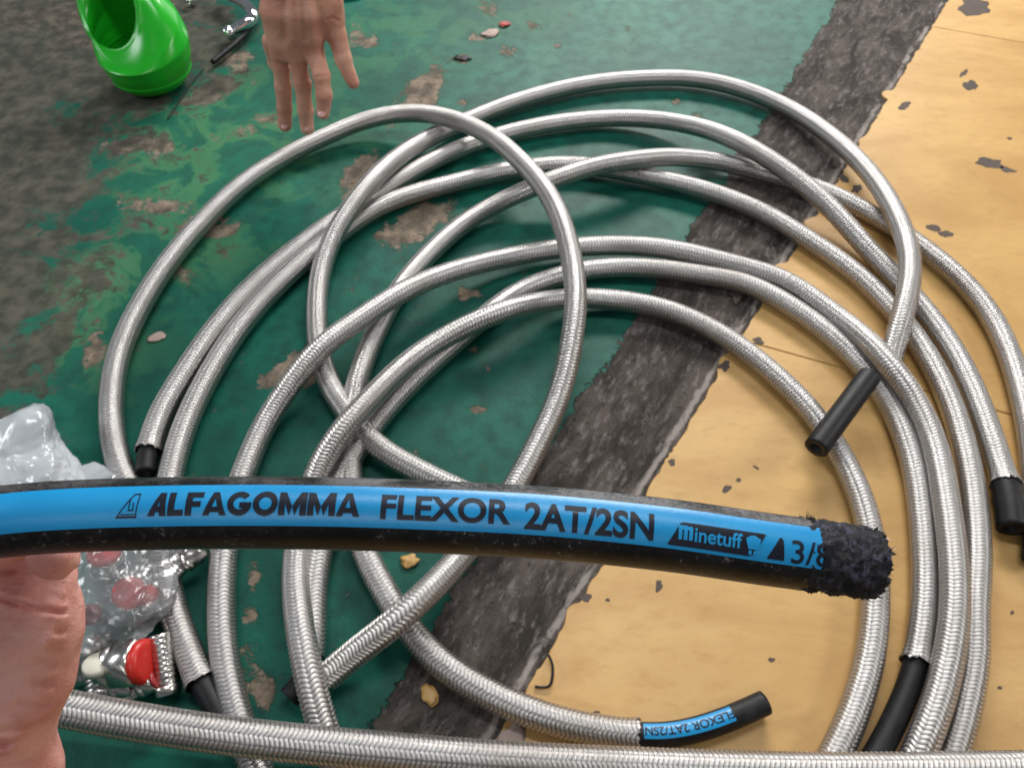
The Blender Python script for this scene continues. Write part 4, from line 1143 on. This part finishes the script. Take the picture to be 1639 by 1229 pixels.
lathe('plug_head', [(0, .007), (.009, .007), (.0105, .005), (.0105, 0), (.006, 0), (.006, -.02), (0, -.02)], at(157, 1068, .028), (0.05, .3, .9), M['nylon'], e, 32)
fitting('dark steel fitting lying low at the left behind the bottom braided hose', at(192, 1100, .012), (1, 0.2, .1), .010, None, G_)
fitting('bright steel fitting at the top right of the plastic bag under the printed hose', at(302, 893, .018), (0.6, 0.7, .25), .0120, None, G_)
fitting('steel fitting inside the bag at the far left edge above the printed hose', at(30, 745, .020), (0.6, 0.3, .6), .0140, None, G_)

def crumple(label, cen_px, cen_h, rx, ry, rz, seed, mat, peaks=(), parent=None, rot=0.0, amp=0.35):
    c = at(*cen_px, cen_h)
    bm = bmesh.new(); bmesh.ops.create_icosphere(bm, subdivisions=6, radius=1.0)
    off = Vector((seed, seed * 2.3, seed * .7))
    ca, sa = math.cos(R(rot)), math.sin(R(rot))
    rr = random.Random(seed * 10)
    planes = [(Vector((rr.gauss(0, 1), rr.gauss(0, 1), rr.gauss(0, 1))).normalized(), rr.uniform(.62, 1.05)) for _ in range(26)]
    for v in bm.verts:
        p = v.co.copy(); n_ = p.normalized()
        kk = 0.0
        for a_n, d_n in planes:
            q_ = a_n.dot(n_) / d_n
            if q_ > 0: kk += q_ ** 26
        k = kk ** (-1 / 26)
        k = min(k, 1.5) * (1 + amp * 0.30 * (mnoise.ridged_multi_fractal(n_ * 1.6 + off, 0.9, 2.1, 4, 0.9, 2.0) - 1.0) * .5)
        k *= 1 + .030 * abs(mnoise.noise(n_ * 9 + off)) + .012 * mnoise.noise(n_ * 22 + off)
        for (dx, dy, dz, a_, sh_) in peaks:
            dd = Vector((dx, dy, dz)).normalized().dot(n_)
            k += a_ * max(0, dd) ** sh_
        x_, y_, z_ = n_.x * rx * k, n_.y * ry * k, n_.z * rz * k
        x_, y_ = x_ * ca - y_ * sa, x_ * sa + y_ * ca
        z_ = max(z_, -cen_h + 0.0005 + 0.0006 * abs(n_.x))
        v.co = (c[0] + x_, c[1] + y_, c[2] + z_)
    m_ = bpy.data.meshes.new('b'); bm.to_mesh(m_); bm.free()
    o = link('plastic_bag', m_, M[mat], None, smooth=True)
    tag(o, label, 'bag')
    return o
crumple('crumpled clear plastic bag peaked at the left edge above the printed hose', (12, 756), .030, .054, .058, .040, 3.1, 'film2', peaks=((.35, .55, .75, .50, 14),), amp=.5)
crumple('small flat scrap of clear plastic bag beside the left loop above the printed hose', (150, 785), .012, .045, .032, .018, 5.3, 'film2', amp=.5)
crumple('large clear plastic bag full of red capped fittings beside the near hand', (176, 950), .028, .062, .068, .040, 8.4, 'film', amp=.45)

# ------------------------------------------------------------------ litter on the floor
def litter(px, py, rx, ry, ang, mat, label, h=.004, seed=1):
    rr = random.Random(seed); n = 12; c = at(px, py, 0)
    bm = bmesh.new(); bmesh.ops.create_icosphere(bm, subdivisions=3, radius=1)
    k = 1 / (F / np.linalg.norm(c - CAM))
    for v in bm.verts:
        p = v.co * (1 + .6 * mnoise.noise(v.co * 1.6 + Vector((seed * 3.3, 0, 0))))
        x_, y_ = p.x * rx * k, p.y * ry * k * 1.3
        ca, sa = math.cos(R(ang)), math.sin(R(ang))
        v.co = (c[0] + x_ * ca - y_ * sa, c[1] + x_ * sa + y_ * ca, -.0025 + h * .5 + p.z * h * .5)
    m_ = bpy.data.meshes.new('l'); bm.to_mesh(m_); bm.free()
    o = link('litter_scrap', m_, M[mat], None); return tag(o, label, 'scrap')
litter(786, 52, 13, 7, 40, 'paper', 'crumpled pinkish scrap on the green floor above the hoses', .003, 1)
litter(808, 38, 8, 5, 20, 'litter_red', 'small red scrap beside the pinkish one on green floor', .004, 2)
litter(740, 92, 11, 5, -10, 'rubber', 'small black rubber scrap on the upper green floor', .003, 3)
litter(688, 1112, 10, 14, 30, 'tile', 'small yellow tile chip on the dark strip', .003, 4)
litter(822, 1185, 20, 14, -30, 'paper', 'grey chip of mortar beneath the bottom hose on the yellow edge', .005, 5)
litter(655, 897, 13, 8, 10, 'tile', 'small orange chip on the green floor just under the printed hose', .004, 6)
litter(250, 538, 12, 6, 30, 'paper', 'pale scrap beside the left loop on green floor', .0015, 8)
# bent wire staple by the tile edge
Ps = np.array([at(856, 1098, .002), at(868, 1100, .002), at(880, 1098, .003), at(884, 1085, .005), at(884, 1062, .004), at(878, 1048, .003)])
Q, s = spline(Ps, .0015, .002)
w = solid_tube('bent_wire', Q, s, .0011, M['rubber'], None, 8); tag(w, 'bent black wire at the edge of the yellow tiles', 'wire')
